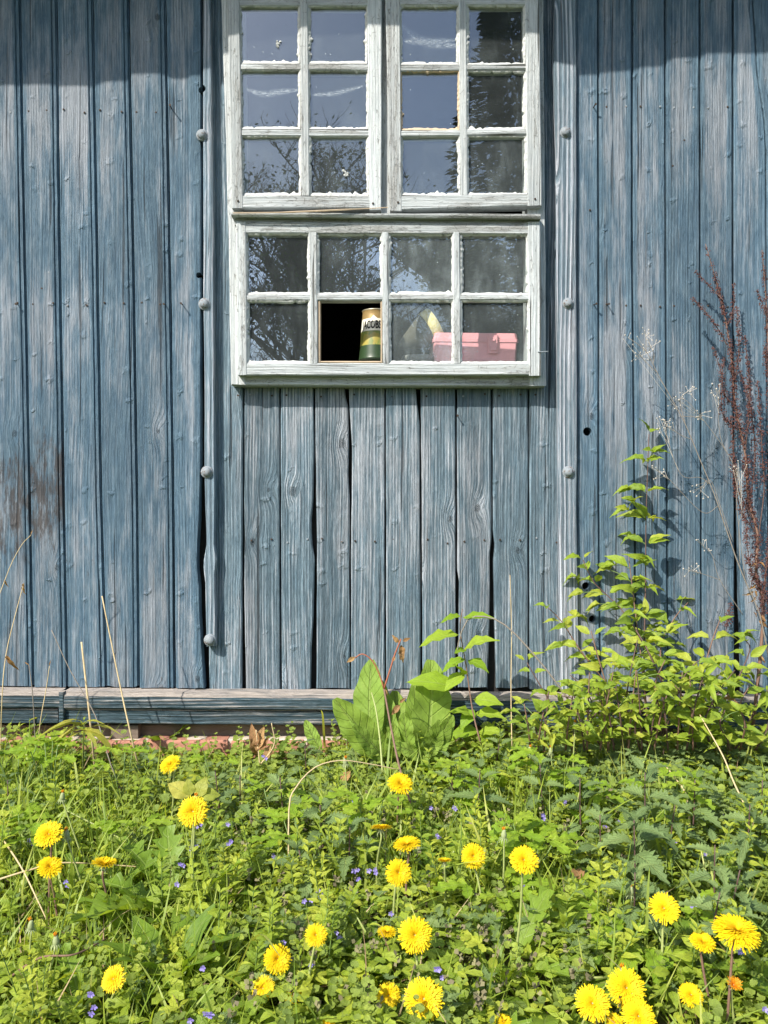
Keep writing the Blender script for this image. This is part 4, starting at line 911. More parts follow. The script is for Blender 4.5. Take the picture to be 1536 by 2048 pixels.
# thin dead branching weed with pale seed pods
tw = thing('dead_weed', 'thin leaning dead weed with fine twigs and tiny pale seed pods over the right boards', 'dead plant', P(1540, 1330, -.12))
tb = [[(1540, 1330, -.12), (1520, 1230, -.12), (1492, 1165, -.12), (1470, 1110, -.12), (1437, 1012, -.12), (1421, 969, -.12), (1397, 912, -.12), (1371, 849, -.12), (1344, 799, -.12), (1314, 745, -.12), (1292, 702, -.12), (1257, 676, -.12)],
      [(1292, 702, -.12), (1292, 680, -.12), (1290, 664, -.12)], [(1306, 730, -.12), (1308, 710, -.12), (1302, 690, -.12)], [(1314, 745, -.12), (1290, 722, -.12), (1278, 708, -.12)], [(1490, 1160, -.12), (1474, 1020, -.12), (1467, 929, -.12), (1381, 809, -.12), (1350, 800, -.12)],
      [(1467, 929, -.12), (1440, 870, -.12), (1438, 780, -.12)], [(1421, 969, -.12), (1400, 955, -.12), (1360, 946, -.12), (1325, 846, -.11)], [(1437, 1012, -.12), (1404, 1024, -.12), (1340, 960, -.12), (1317, 942, -.11)], [(1358, 832, -.12), (1400, 834, -.12), (1404, 826, -.12)],
      [(1371, 849, -.12), (1360, 800, -.12), (1378, 782, -.12)], [(1386, 880, -.12), (1362, 870, -.12), (1330, 850, -.12)], [(1486, 1230, -.12), (1440, 1160, -.12), (1424, 1110, -.12), (1404, 1090, -.12)], [(1440, 1160, -.12), (1412, 1150, -.12), (1380, 1140, -.12)], [(1466, 1085, -.12), (1440, 1010, -.12), (1420, 960, -.12), (1400, 980, -.12)],
      [(1480, 1130, -.12), (1478, 1050, -.12), (1484, 1020, -.12), (1474, 930, -.12)]]
pods = MB()
for i, pts in enumerate(tb):
    _, c = stem(tw, [P(*q) for q in pts], .0017 if i == 0 else .0008, .0007 if i == 0 else .0005, MS['twig'], 24, 5, 'twig')
    for k in range(9 if i else 5):
        p = c[-1] + Vector((rs.uniform(-.02, .02), rs.uniform(-.01, .01), rs.uniform(-.02, .014))); q = c[rs.randrange(len(c) * 2 // 3, len(c))]
        pods.tube([q, p], .00035, 3, cap=False); s = rs.uniform(.0014, .0024)
        pods.add([p + Vector((s, 0, 0)), p - Vector((s, 0, 0)), p + Vector((0, s, 0)), p - Vector((0, s, 0)), p + Vector((0, 0, s)), p - Vector((0, 0, s))], [(0, 2, 4), (2, 1, 4), (1, 3, 4), (3, 0, 4), (2, 0, 5), (1, 2, 5), (3, 1, 5), (0, 3, 5)])
po = pods.build('seed_pod', MS['whiteseed'], tw); po.data.transform(Matrix.Translation(-tw.location)); po['kind'] = 'stuff'

# ---------------- dry stems
def drystem(name, label, pts, r0, r1, mat, cat='dry stem', group=None, leaves=()):
    o = thing(name, label, cat, pts[0], group); stem(o, pts, r0, r1, mat, 18, 6)
    for (i, al, ln) in leaves: put_leaf(o, 'dry', pts[i], al, (0, -1, .4), ln, .35, 'withered_leaf')
    return o
DG = 'dry grass stalks against the wall'
drystem('dry_stalk', 'pale dry stalk leaning left with its broken tip over the fourth board from the left', [G(286, 1570, 0)[0], P(262, 1470, -.22), P(240, 1370, -.2), P(204, 1192, -.17)], .0021, .0014, MS['straw'], group=DG)
drystem('dry_stalk', 'straight straw-coloured cut stalk standing before the third board from the left', [G(192, 1560, 0)[0], P(180, 1440, -.2), P(163, 1284, -.17)], .0024, .0020, MS['straw'], group=DG)
drystem('dry_stalk', 'thin grey stalk leaning far left between the two cut straw stalks', [G(256, 1610, 0)[0], P(222, 1530, -.28), P(190, 1430, -.24), P(140, 1340, -.22), P(103, 1260, -.2)], .0014, .0009, MS['twig'], group=DG)
drystem('dry_stalk', 'bent dry grass stalk with a drooping leaf at the far left edge of the wall', [G(0, 1560, 0)[0], P(4, 1400, -.22), P(12, 1310, -.2), P(32, 1225, -.18), P(48, 1166, -.17)], .0013, .0008, MS['straw'], group=DG, leaves=[(2, (.7, -.2, -.9), .045), (4, (-.1, -.1, -1), .03)])
drystem('dry_stalk', 'short dry grass stalk with a tiny seed head beside the second board from the left', [G(70, 1560, 0)[0], P(80, 1450, -.2), P(92, 1380, -.2), P(99, 1332, -.2)], .0012, .0008, MS['straw'], group=DG, leaves=[(3, (.1, 0, 1), .014)])
drystem('dry_stalk', 'short dry stalk with a withered knob just left of the tiny seed head', [G(75, 1570, 0)[0], P(66, 1400, -.2), P(58, 1330, -.2)], .0012, .0009, MS['twig'], group=DG, leaves=[(2, (-.6, 0, .4), .014)])
drystem('dry_stalk', 'curved wisp of dry grass floating over the leftmost gap between boards', [G(-30, 1560, 0)[0], P(-30, 1300, -.2), P(10, 1160, -.18), P(40, 1095, -.17), P(62, 1070, -.17)], .0010, .0008, MS['straw'], group=DG, leaves=[(4, (.2, 0, 1), .014), (2, (.3, 0, -1), .02)])
drystem('dry_stalk', 'tall thin upright straw before the board right of the young shoot', [P(1024, 1500, -.2), P(1022, 1380, -.17), P(1023, 1260, -.15), P(1020, 1150, -.13)], .0012, .0007, MS['straw'])
drystem('dead_cane', 'arching grey dead cane that bends over left above the young shoot', [P(1190, 1480, -.2), P(1120, 1375, -.2), P(1060, 1300, -.19), P(1010, 1250, -.18), P(970, 1233, -.17), P(935, 1240, -.16), P(917, 1285, -.16), P(915, 1310, -.16)], .0022, .0012, MS['twig'], 'dead cane')
drystem('fallen_stalk', 'long pinkish dry stalk arching over the weeds in front of the dock leaves', [G(578, 1790, 0)[0], P(578, 1620, -.58), P(592, 1575, -.56), P(630, 1535, -.52), P(680, 1521, -.5), P(740, 1528, -.48), P(800, 1540, -.46)], .0016, .0009, MS['straw'])
drystem('fallen_stalk', 'pale dry stalk lying in the grass under the two left dandelions', [G(-20, 1790, .05)[0] + Vector((0, 0, .07)), G(60, 1765, .06)[0] + Vector((0, 0, .08)), G(130, 1750, .06)[0] + Vector((0, 0, .08)), G(300, 1735, .05)[0] + Vector((0, 0, .05))], .0018, .0010, MS['straw'])
drystem('fallen_stalk', 'bent dry straw slanting down across the grass below the left dandelions', [G(-10, 1690, .05)[0] + Vector((0, 0, .08)), G(40, 1755, .06)[0] + Vector((0, 0, .08)), G(75, 1800, .06)[0] + Vector((0, 0, .06)), G(98, 1850, .03)[0] + Vector((0, 0, .03))], .0016, .0009, MS['straw'])
drystem('fallen_stalk', 'brown dandelion stalk bowed to the ground at the lower left', [G(10, 1990, .0)[0] + Vector((0, 0, .02)), G(80, 1945, .04)[0] + Vector((0, 0, .06)), G(150, 1938, .05)[0] + Vector((0, 0, .07)), G(215, 1890, .04)[0] + Vector((0, 0, .05))], .0018, .0012, MS['red'])
drystem('fallen_stalk', 'brown bowed stalk curving over the ground right of the low orange dandelion', [G(755, 2070, 0)[0], G(738, 2010, .04)[0] + Vector((0, 0, .03)), G(680, 1985, .04)[0] + Vector((0, 0, .05)), G(610, 1985, .04)[0] + Vector((0, 0, .04))], .0019, .0013, MS['red'])
drystem('fallen_stalk', 'bowed yellowish stalk lying left of the big dandelion at the lower right', [G(1095, 1975, .02)[0] + Vector((0, 0, .03)), G(1150, 1980, .03)[0] + Vector((0, 0, .045)), G(1200, 1985, .03)[0] + Vector((0, 0, .05)), G(1225, 1972, .02)[0] + Vector((0, 0, .03))], .0020, .0016, MS['pale'])
drystem('fallen_stalk', 'short pale broken twig on the ground above the pair of big right dandelions', [G(1250, 1945, 0)[0] + Vector((0, 0, .02)), G(1305, 1908, 0)[0] + Vector((0, 0, .05))], .0018, .0016, MS['straw'])
drystem('fallen_stalk', 'long dry straw slanting through the nettles under the bush', [P(1380, 1660, -.55), P(1372, 1590, -.5), P(1345, 1550, -.46), P(1330, 1530, -.45)], .0018, .0012, MS['straw'])
drystem('fallen_stalk', 'long dry straw slanting down at the far right under the bush', [P(1510, 1650, -.5), P(1470, 1570, -.44), P(1445, 1510, -.38), P(1400, 1430, -.3)], .0018, .0012, MS['straw'])
drystem('fallen_stalk', 'long tan stalk leaning left through the leaves above the second left dandelion', [G(330, 1760, .03)[0] + Vector((0, 0, .05)), P(270, 1695, -.58), P(200, 1655, -.52), P(130, 1620, -.5)], .0020, .0014, MS['pale'])

# ---------------- yellow and withered plants by the brick footing
yp = thing('wilting_plant', 'wilting yellow green plant with drooping narrow leaves below the left boards', 'plant', G(165, 1560, 0)[0])
for k in range(12):
    b0 = P(170 + R_.uniform(-8, 10), 1450 + R_.uniform(-8, 16), -.30); put_leaf(yp, 'strapyellow', b0, Vector((R_.choice((-1, 1)) * R_.uniform(.2, 1), -.5, R_.uniform(.1, .8))), (0, -.2, 1), R_.uniform(.05, .085), R_.uniform(.6, 1))
stem(yp, [yp.location, P(168, 1450, -.30)], .002, .0014, MS['pale'])
y2 = thing('yellowing_plant', 'plant with broad yellowing leaves just under the topmost left dandelion', 'plant', G(385, 1640, 0)[0])
for (bx, by, tx, ty) in ((378, 1592, 338, 1562), (380, 1592, 374, 1560), (400, 1590, 438, 1584), (396, 1594, 405, 1556)):
    b0, t0 = P(bx, by, -.5), P(tx, ty, -.5); put_leaf(y2, 'yellow', b0, t0 - b0, (0, -.7, .7), (t0 - b0).length * 1.1, 1.1)
stem(y2, [y2.location, P(390, 1592, -.5)], .002, .0014, MS['pale'])
wl = thing('withered_plant', 'withered tan plant standing before the bricks left of the dock leaves', 'dead plant', P(520, 1530, -.2))
for (bx, by, tx, ty) in ((514, 1490, 500, 1450), (512, 1500, 524, 1455), (505, 1480, 512, 1515), (530, 1520, 540, 1490), (520, 1500, 535, 1475), (542, 1500, 548, 1520)):
    b0, t0 = P(bx, by, -.2), P(tx, ty, -.2); put_leaf(wl, 'dry', b0, t0 - b0, (0, -1, .3), (t0 - b0).length * 1.1, .8, 'withered_leaf')
stem(wl, [wl.location, P(512, 1460, -.2)], .0018, .0012, MS['straw']); stem(wl, [wl.location, P(548, 1490, -.2), P(543, 1446, -.2)], .0016, .001, MS['straw'])
for (px, py, h, lb) in ((888, 1552, .05, 'curled orange brown dry leaf lying in the weeds below the dock leaves'), (685, 1580, .04, 'pale tan dry leaf caught in the nettles left of the highest middle dandelion'), (1160, 1778, .05, 'curled brown dry leaf in the grass right of centre'), (965, 1975, .0, 'flat brown leaf on bare soil near the bottom edge right of centre'), (1180, 1965, 0., 'grey brown curled leaf on bare soil left of the largest lower right dandelion'), (1445, 1400, .10, 'dead brown leaf hanging in the bush at the far right')):
    p = G(px, py, h)[0] + Vector((0, 0, h + .015)) if py > 1500 else P(px, py, -.2)
    o = put_leaf(None, 'dry', p, rv(), Vector((0, -.4, 1)), .034, 1.1, 'dry_leaf'); tag(o, lb, 'dead leaf', 'dead leaves among the weeds')

# ---------------- dandelions
def petal_mat(name, rim, core):
    g = NG(name); t = g.attr('tint'); c = g.mix(g.step(t, .1, .75), core, rim)
    u, v, _ = g.sep(g.uv()); c = g.shade(c, g.mad(g.math('ABSOLUTE', g.sub(u, .5)), -.5, 1.1))
    d = g.bsdf(c, .6, .2); tr = g.n('ShaderNodeBsdfTranslucent'); g.put(tr.inputs[0], c)
    m = g.n('ShaderNodeMixShader'); m.inputs[0].default_value = .30; g.put(m.inputs[1], d); g.put(m.inputs[2], tr.outputs[0]); return g.done(m.outputs[0])
MP = petal_mat('yellow_petals', (.80, .60, .010), (.80, .53, .008)); MO = petal_mat('orange_petals', (.72, .30, .01), (.75, .22, .01))
def head_mesh(seed, cup=0.0, n=560):
    r = random.Random(seed); m = MB()
    for i in range(n):
        t = (i + .5) / n; a = i * 2.39996 + r.uniform(-.12, .12); L_ = (.20 + .80 * t ** .62) * r.uniform(.93, 1.05)
        el = radians(lerp(66, -2 + cup, t ** .6) + r.uniform(-10, 10)); r0 = .04 + .10 * t
        ca, sa = cos(a), sin(a); w = .028 * r.uniform(.7, 1.3); vs = []; uv = []
        for j, (f, ww, dr) in enumerate(((0, .5, 0), (.45, .95, .0), (.88, 1.2, -.02), (1., .95, -.05))):
            d = r0 + L_ * f * cos(el); z = .05 * (1 - t) + L_ * f * sin(el) * (1 - .15 * f) + dr * L_
            for s in (-1, 1): vs.append((ca * d - sa * s * w * ww, sa * d + ca * s * w * ww, z)); uv.append((s * .5 + .5, f))
        m.add(vs, [(0, 1, 3, 2), (2, 3, 5, 4), (4, 5, 7, 6)], uv, [min(1, max(0, t * 1.0 + .1 * r.uniform(-1, 1) + .25 * (j // 2) / 3)) for j in range(8)])
    return m
def bract_mesh(seed):
    r = random.Random(seed); m = MB(); n = 14
    m.tube([(0, 0, -.42), (0, 0, -.30), (0, 0, -.1), (0, 0, .05)], [.10, .24, .25, .20], 12)
    for k in range(16):
        a = k * 2 * pi / 16; ca, sa = cos(a), sin(a); w = .05; out = []
        dn = k % 2
        pts = [(.22, -.22), (.36, -.30), (.44, -.50), (.40, -.72)] if dn else [(.23, -.25), (.27, .0), (.34, .18), (.40, .28)]
        vs = []
        for j, (d, z) in enumerate(pts):
            ww = w * (1 - .28 * j)
            for s in (-1, 1): vs.append((ca * d - sa * s * ww, sa * d + ca * s * ww, z * r.uniform(.9, 1.1)))
        m.add(vs, [(0, 1, 3, 2), (2, 3, 5, 4), (4, 5, 7, 6)])
    return m
HEADS = []
for k in range(5):
    me = head_mesh(k, cup=(0, 4, 12, -4, 26)[k]).mesh('florets', True); me.materials.append(MP); HEADS.append(me)
ORANGE = head_mesh(9, cup=42, n=120).mesh('florets', True); ORANGE.materials.append(MO)
BR = bract_mesh(1).mesh('bracts', True); BR.materials.append(MS['bract'])
DG2 = 'dandelions in flower in the grass'
#      px    py   dia tilt lean head h   label
FL = [(340, 1528, 40, 36, -.45, 0, .15, 'dandelion highest up at the left, in front of the bricks'),
      (386, 1623, 56, 62, .0, 0, .20, 'large round dandelion on tall stems, left of centre below the yellowing leaves'),
      (98, 1669, 52, 40, .0, 1, .15, 'upper of the two dandelions one above the other near the left edge'),
      (100, 1734, 46, 30, .35, 1, .10, 'lower of the two dandelions one above the other near the left edge'),
      (208, 1731, 50, -2, .15, 4, .12, 'half-cupped dandelion seen from the side right of the left edge pair'),
      (801, 1568, 48, 34, .25, 1, .13, 'dandelion behind the foot of the brown withered shoot'),
      (762, 1658, 44, -14, .0, 2, .14, 'dandelion seen edge-on with drooping bracts, top of the middle cluster'),
      (814, 1691, 52, 8, -.2, 2, .13, 'half side-on dandelion just above the round one in the middle cluster'),
      (797, 1745, 49, 60, .2, 0, .13, 'round dandelion at the bottom of the middle cluster of three'),
      (889, 1724, 29, -10, .0, 4, .12, 'small half-open dandelion between the middle cluster and the pair to its right'),
      (947, 1712, 46, 62, .1, 3, .12, 'round dandelion right of the small half-open one'),
      (1048, 1720, 53, 48, .0, 1, .20, 'dandelion on a tall straight pale stem right of centre'),
      (1328, 1817, 57, 44, -.2, 1, .12, 'dandelion at the right above a thick slanting stem'),
      (1473, 1862, 86, 18, .1, 3, .15, 'very wide dandelion seen at a slant at the right edge'),
      (1405, 1884, 46, 26, .05, 1, .10, 'small dandelion just left of the very wide one'),
      (632, 1870, 42, 46, .1, 0, .12, 'dandelion between the bottom left group and the big pair in the middle'),
      (774, 1866, 38, 4, .0, 2, .07, 'small flat dandelion touching the left side of a big round one'),
      (830, 1870, 64, 62, .0, 0, .11, 'big round dandelion with a smaller one at its left side'),
      (555, 1918, 52, 58, .3, 1, .09, 'dandelion on a slanting stem, upper of the group left of bottom centre'),
      (526, 1977, 44, 58, -.2, 0, .06, 'leftmost dandelion of the group left of bottom centre'),
      (586, 1990, 36, 18, .15, 1, .05, 'small flattened orange-yellow dandelion low in the group left of bottom centre'),
      (777, 1991, 45, 66, .0, 3, .07, 'small round dandelion left of the biggest one at the bottom'),
      (848, 1998, 75, 48, -.1, 1, .08, 'biggest round dandelion at the bottom of the middle'),
      (227, 1958, 48, 50, -.35, 0, .09, 'dandelion alone at the lower left corner area'),
      (1253, 1976, 71, 52, .0, 0, .08, 'biggest dandelion of the lower right group'),
      (1185, 2007, 65, 44, -.1, 1, .07, 'left dandelion of the lower right group'),
      (1382, 1990, 46, 38, .0, 3, .06, 'small dandelion between the lower right group and the orange one'),
      (1277, 2033, 64, 42, .0, 0, .06, 'lowest large dandelion of the lower right group, near the bottom edge'),
      (1228, 2043, 34, 30, .0, 1, .05, 'dandelion half cut by the bottom edge beside the lowest large one'),
      (1007, 2044, 32, 30, .1, 1, .05, 'little dandelion cut by the bottom edge right of the biggest one'),
      (657, 2047, 26, 30, .1, 1, .05, 'little dandelion cut by the bottom edge left of centre')]
HEADPOS = []
def dandelion(px, py, dia, tilt, lean, hk, h, label, mesh=None, cat='flower', group=DG2, name='dandelion'):
    g0, t = G(px, py, h); head = g0 + Vector((0, 0, h)); rad = dia * t / F / 2
    HEADPOS.append((head.x, head.y, rad)); base = g0 + Vector((R_.uniform(-.02, .02) + lean * .05, R_.uniform(-.01, .03), 0)); base.z = gz(base.x, base.y)
    o = thing(name, label, cat, base, group)
    th = radians(tilt); nrm = Vector((lean * .7, -sin(th), cos(th))).normalized()
    y = nrm.orthogonal().normalized(); x = y.cross(nrm); rot = Matrix(((x.x, y.x, nrm.x, 0), (x.y, y.y, nrm.y, 0), (x.z, y.z, nrm.z, 0), (0, 0, 0, 1)))
    mw = Matrix.Translation(head - base) @ rot @ Matrix.Rotation(R_.uniform(0, 6), 4, 'Z') @ Matrix.Diagonal((rad, rad, rad, 1))
    for nm, me in (('florets', mesh or HEADS[hk]), ('bracts', BR)):
        q = link(bpy.data.objects.new(nm, me), o); q.matrix_local = mw
    nb = head - nrm * rad * .35
    stem(o, [base - Vector((0, 0, .01)), base.lerp(nb, .5) + Vector((R_.uniform(-.006, .006), .004, 0)), nb - nrm * rad * .5 + Vector((0, 0, -.002)), nb], .0019, .0015, MS['pale'] if R_.random() < .75 else MS['red'], 10, 7)
    return o
for f in FL: dandelion(*f)
dandelion(1467, 1970, 36, 40, .0, 0, .08, 'closing orange dandelion near the right edge at the bottom', ORANGE)
bud = MB(); bud.tube([(0, 0, -.9), (0, 0, -.7), (0, 0, -.1), (0, 0, .5), (0, 0, .75)], [.14, .42, .48, .30, .20], 10)
for k in range(12):
    a = k * pi / 6; ca, sa = cos(a), sin(a); vs = []
    for j, (d, z) in enumerate(((.40, -.6), (.7, -.75), (.85, -1.1), (.75, -1.45))):
        for s in (-1, 1): vs.append((ca * d - sa * s * .09 * (1 - .25 * j), sa * d + ca * s * .09 * (1 - .25 * j), z))
    bud.add(vs, [(0, 1, 3, 2), (2, 3, 5, 4), (4, 5, 7, 6)])
BUD = bud.mesh('bud', True); BUD.materials.append(MS['bract'])
tf = MB()
for k in range(26):
    a = R_.uniform(0, 6.28); d = R_.uniform(0, .22); tf.tube([(cos(a) * d, sin(a) * d, .6), (cos(a) * d * 1.3, sin(a) * d * 1.3, R_.uniform(.9, 1.25))], [.05, .04], 4)
TUFT = tf.mesh('tuft', True); TUFT.materials.append(MO)
for (px, py, h, lb, lean) in ((1008, 1668, .15, 'spent orange-tipped dandelion bud right of the round dandelion, standing above the bright leaves', .1), (125, 1592, .15, 'closed orange dandelion bud with drooping bracts at the upper left', -.6), (690, 1522, .15, 'withered yellow dandelion bud under the arching dry stalk', -.1), (134, 1668, .14, 'closed yellow dandelion bud right beside the upper left edge dandelion', -.5),
                              (62, 1850, .09, 'closed bud low at the left edge', .0), (1262, 1782, .09, 'closed orange-tipped bud left of the right slanting dandelion', .0), (112, 1880, .08, 'closed bud in the middle of the lower left grass', .2), (1245, 1943, .05, 'spent tan and orange flower head above the biggest lower right dandelion', 0), (390, 1600, .2, 'orange closed bud right behind the large round left dandelion', .1), (1060, 1500, .16, 'closed tan bud at the foot of the bush, left one of two', .0), (1102, 1500, .16, 'closed tan bud at the foot of the bush, right one of two', 0.), (1150, 1450, .18, 'closed bud on a pale stem against the foot rails left of the bush', 0.)):
    g0, t = G(px, py, h) if py > 1505 else (Vector((P(px, py, -.3).x, -.3, gz(0, -.3))), 1.7)
    head = g0 + Vector((0, 0, h)) if py > 1505 else P(px, py, -.3); base = g0 + Vector((-lean * .08, .0, 0)); base.z = gz(base.x, base.y)
    o = thing('dandelion_bud', lb, 'flower bud', base, 'closed and spent dandelion heads')
    for nm, me in (('bud', BUD), ('tuft', TUFT)):
        q = link(bpy.data.objects.new(nm, me), o); q.location = head - base; q.scale = [.0095] * 3; q.rotation_euler = (R_.uniform(-.2, .2), R_.uniform(-.2, .2), 0)
    stem(o, [base, base.lerp(head, .5) + rv(.004), head - Vector((0, 0, .008))], .0018, .0013, MS['pale'], 8, 6)
# ---------------- nettles, avens, dandelion rosettes
def nettle(px, py, h, label, pairs=6, s=1.0, group='nettles among the weeds'):
    if py < 1512: g0 = Vector((P(px, py, -.22).x, -.22, gz(0, -.22))); top = P(px, py, -.22)
    else: g0, t = G(px, py, h); top = g0 + Vector((0, 0, h))
    base = Vector((g0.x + R_.uniform(-.015, .015), g0.y + .01, gz(g0.x, g0.y)))
    o = thing('nettle', label, 'nettle', base, group)
    stem(o, [base, base.lerp(top, .5) + rv(.004), top], .0019, .0010, MS['darkstem'], 6, 5)
    a0 = R_.uniform(0, 3)
    pairs += 2
    for k in range(pairs):
        f = 1 - k * .8 / pairs; p = base.lerp(top, f); ln = (.020 + .034 * min(1, (k + .4) / 3.0)) * s * R_.uniform(.9, 1.15)
        for sg in (0, pi):
            a = a0 + k * pi / 2 + sg + R_.uniform(-.2, .2); al = Vector((cos(a), sin(a), 1.1 - .30 * k)); put_leaf(o, 'nettle', p + al.normalized() * .006, al, Vector((-.15, -.35, 1)) + rv(.2), ln, R_.uniform(.85, 1.1))
    return o
NT = [(1290, 1545, .20, 'tall grey green nettle in front of the middle of the bush', 6, 1.25), (1330, 1490, .2, 'nettle with a big jagged leaf under the bush against the rails', 5, 1.25), (1215, 1478, .2, 'upright nettle at the left foot of the bush beside the brick', 5, 1.1), (1268, 1640, .14, 'spreading nettle at right with long side leaves, left of the slanting straws', 5, 1.3),
      (1430, 1690, .13, 'nettle at right between the two slanting straws', 5, 1.1), (1500, 1610, .13, 'nettle at the right edge below the bush', 5, 1.1), (1160, 1555, .14, 'nettle left of the tall nettle by the bush', 4, 1.1), (1440, 1785, .11, 'dark-stemmed nettle above the very wide dandelion', 5, 1.1), (1270, 1745, .11, 'jagged pale nettle above the closed orange-tipped bud', 4, 1.2),
      (1525, 1560, .14, 'nettle half cut by the right edge just under the bush', 4, 1.), (960, 1540, .13, 'dark nettle right of the curled orange leaf', 5, 1.), (1020, 1510, .14, 'nettle below the tall upright straw', 5, 1.0), (900, 1520, .12, 'nettle at the right foot of the dock leaves', 4, .95), (1080, 1530, .13, 'nettle below the two closed tan buds', 4, 1.), (640, 1610, .12, 'nettle under the arching dry stalk', 5, 1.1), (700, 1655, .11, 'nettle left of the edge-on dandelion', 4, 1.1), (598, 1700, .09, 'low nettle left of the middle below the arching stalk', 4, 1.1), (560, 1555, .12, 'nettle left of the arching dry stalk', 5, 1.0), (480, 1550, .12, 'nettle right of the topmost left dandelion', 4, .9), (430, 1540, .12, 'small nettle just right of the topmost left dandelion', 4, .8),
      (1350, 1610, .13, 'nettle between the bush and the long slanting straw', 5, 1.1), (1480, 1740, .11, 'nettle at the right edge above the very wide dandelion', 4, 1.), (1390, 1560, .15, 'dark nettle in the shade under the right side of the bush', 5, 1.), (1200, 1630, .12, 'nettle left of the spreading nettle', 4, 1.), (15, 1560, .10, 'nettle at the left edge below the rails', 4, .9), (1000, 1478, .2, 'nettle against the foot rail right of the dock leaves', 5, 1.), (1070, 1482, .2, 'nettle against the foot rail below the two drooping shoot leaves', 5, 1.), (1150, 1485, .2, 'nettle just left of the upright nettle by the brick', 5, 1.1), (1255, 1475, .2, 'nettle deep under the left half of the bush', 6, 1.1), (1390, 1478, .2, 'nettle deep under the right half of the bush', 6, 1.1), (1455, 1470, .2, 'nettle under the dead brown leaf of the bush', 6, 1.1), (1515, 1480, .2, 'nettle under the bush at the right edge', 6, 1.1), (300, 1505, .12, 'small nettle before the bricks left of the topmost dandelion', 5, .8), (610, 1490, .16, 'nettle rising against the foot rail left of the dock leaves', 5, .9)]
for a in NT: nettle(a[0], a[1], a[2] + .015, *a[3:])
def avens(px, py, h, label, n=5, s=1.0):
    g0, t = G(px, max(py, 1512), h); g0.y = min(g0.y, -.12); base = Vector((g0.x, g0.y, gz(g0.x, g0.y)))
    o = thing('avens_plant', label, 'plant', base, 'bright green leafy herbs')
    for k in range(n):
        a = R_.uniform(0, 6.28); top = base + Vector((cos(a) * .042 * s, sin(a) * .03 * s, (h + .012) * R_.uniform(.7, 1.0)))
        stem(o, [base, base.lerp(top, .5) + Vector((0, 0, .008)), top], .0011, .0009, MS['green'], 5, 5)
        for d, l in ((0, 1.15), (1.25, .9), (-1.25, .9)):
            al = Vector((cos(a + d), sin(a + d) * .9 - .15, .25)); put_leaf(o, 'avens', top, al, Vector((0, -.2, 1)) + rv(.2), .047 * s * l * R_.uniform(.85, 1.15), 1.)
for a in ((558, 1590, .11, 'bright green three-part leaves right of the large round left dandelion, upper clump'), (600, 1655, .10, 'bright green three-part leaves below the arching dry stalk'), (740, 1600, .13, 'bright green herb left of the dandelion behind the withered shoot', 6, .9), (1060, 1665, .11, 'yellow green divided leaves above the tall-stemmed dandelion', 7, 1.1), (1165, 1570, .10, 'bright lobed leaves below the foot of the bush', 5, 1.), (1290, 1875, .05, 'bright lobed leaves left of the right slanting dandelion stem', 5, 1.25), (1265, 1825, .06, 'bright leaves just left of the right slanting dandelion', 4, 1.2), (35, 1520, .12, 'bright leaves at the left edge below the rails', 7, 1.1), (45, 1655, .09, 'bright five-part leaves left of the upper left edge dandelion', 6, 1.1), (100, 1500, .14, 'bright leaves below the joint of the foot rails', 6, .9), (430, 1500, .10, 'small bright herb before the bricks', 4, .7), (930, 1500, .14, 'bright leaves at the right foot of the dock', 6, .9), (1110, 1510, .14, 'bright leaves between the closed tan buds and the bush', 6, 1.), (1330, 1560, .15, 'bright leaves under the middle of the bush', 5, 1.), (245, 1480, .14, 'small yellow green herb before the beam end under the left boards', 4, .8), (240, 1640, .08, 'pale three-part leaf left of the large round left dandelion', 3, 1.1), (1490, 1790, .08, 'bright ruffled leaves above the very wide dandelion', 5, 1.1), (880, 1610, .08, 'bright leaf cluster right of the withered shoot', 4, 1.), (985, 1790, .06, 'deeply cut bright leaves below the round dandelion right of the middle', 6, 1.), (1120, 1640, .08, 'bright lobed herb left of the spreading nettle', 5, 1.), (870, 1590, .08, 'pair of bright round-lobed leaves under the curled orange leaf', 3, 1.)):
    avens(*a)
def rosette(px, py, label, n=9, s=1.0, key='dandelion', up=.8):
    g0, t = G(px, py, .02); base = Vector((g0.x, g0.y, gz(g0.x, g0.y)))
    o = thing('leaf_rosette', label, 'plant', base, 'leaf rosettes in the grass')
    for k in range(n):
        a = 6.283 * k / n + R_.uniform(-.3, .3); al = Vector((cos(a), sin(a), up * R_.uniform(.5, 1.6)))
        put_leaf(o, key, base + Vector((cos(a), sin(a), 0)) * .006, al, Vector((-cos(a) * .4, -sin(a) * .4, 1)) + rv(.2), .125 * s * R_.uniform(.75, 1.25), R_.uniform(.8, 1.15))
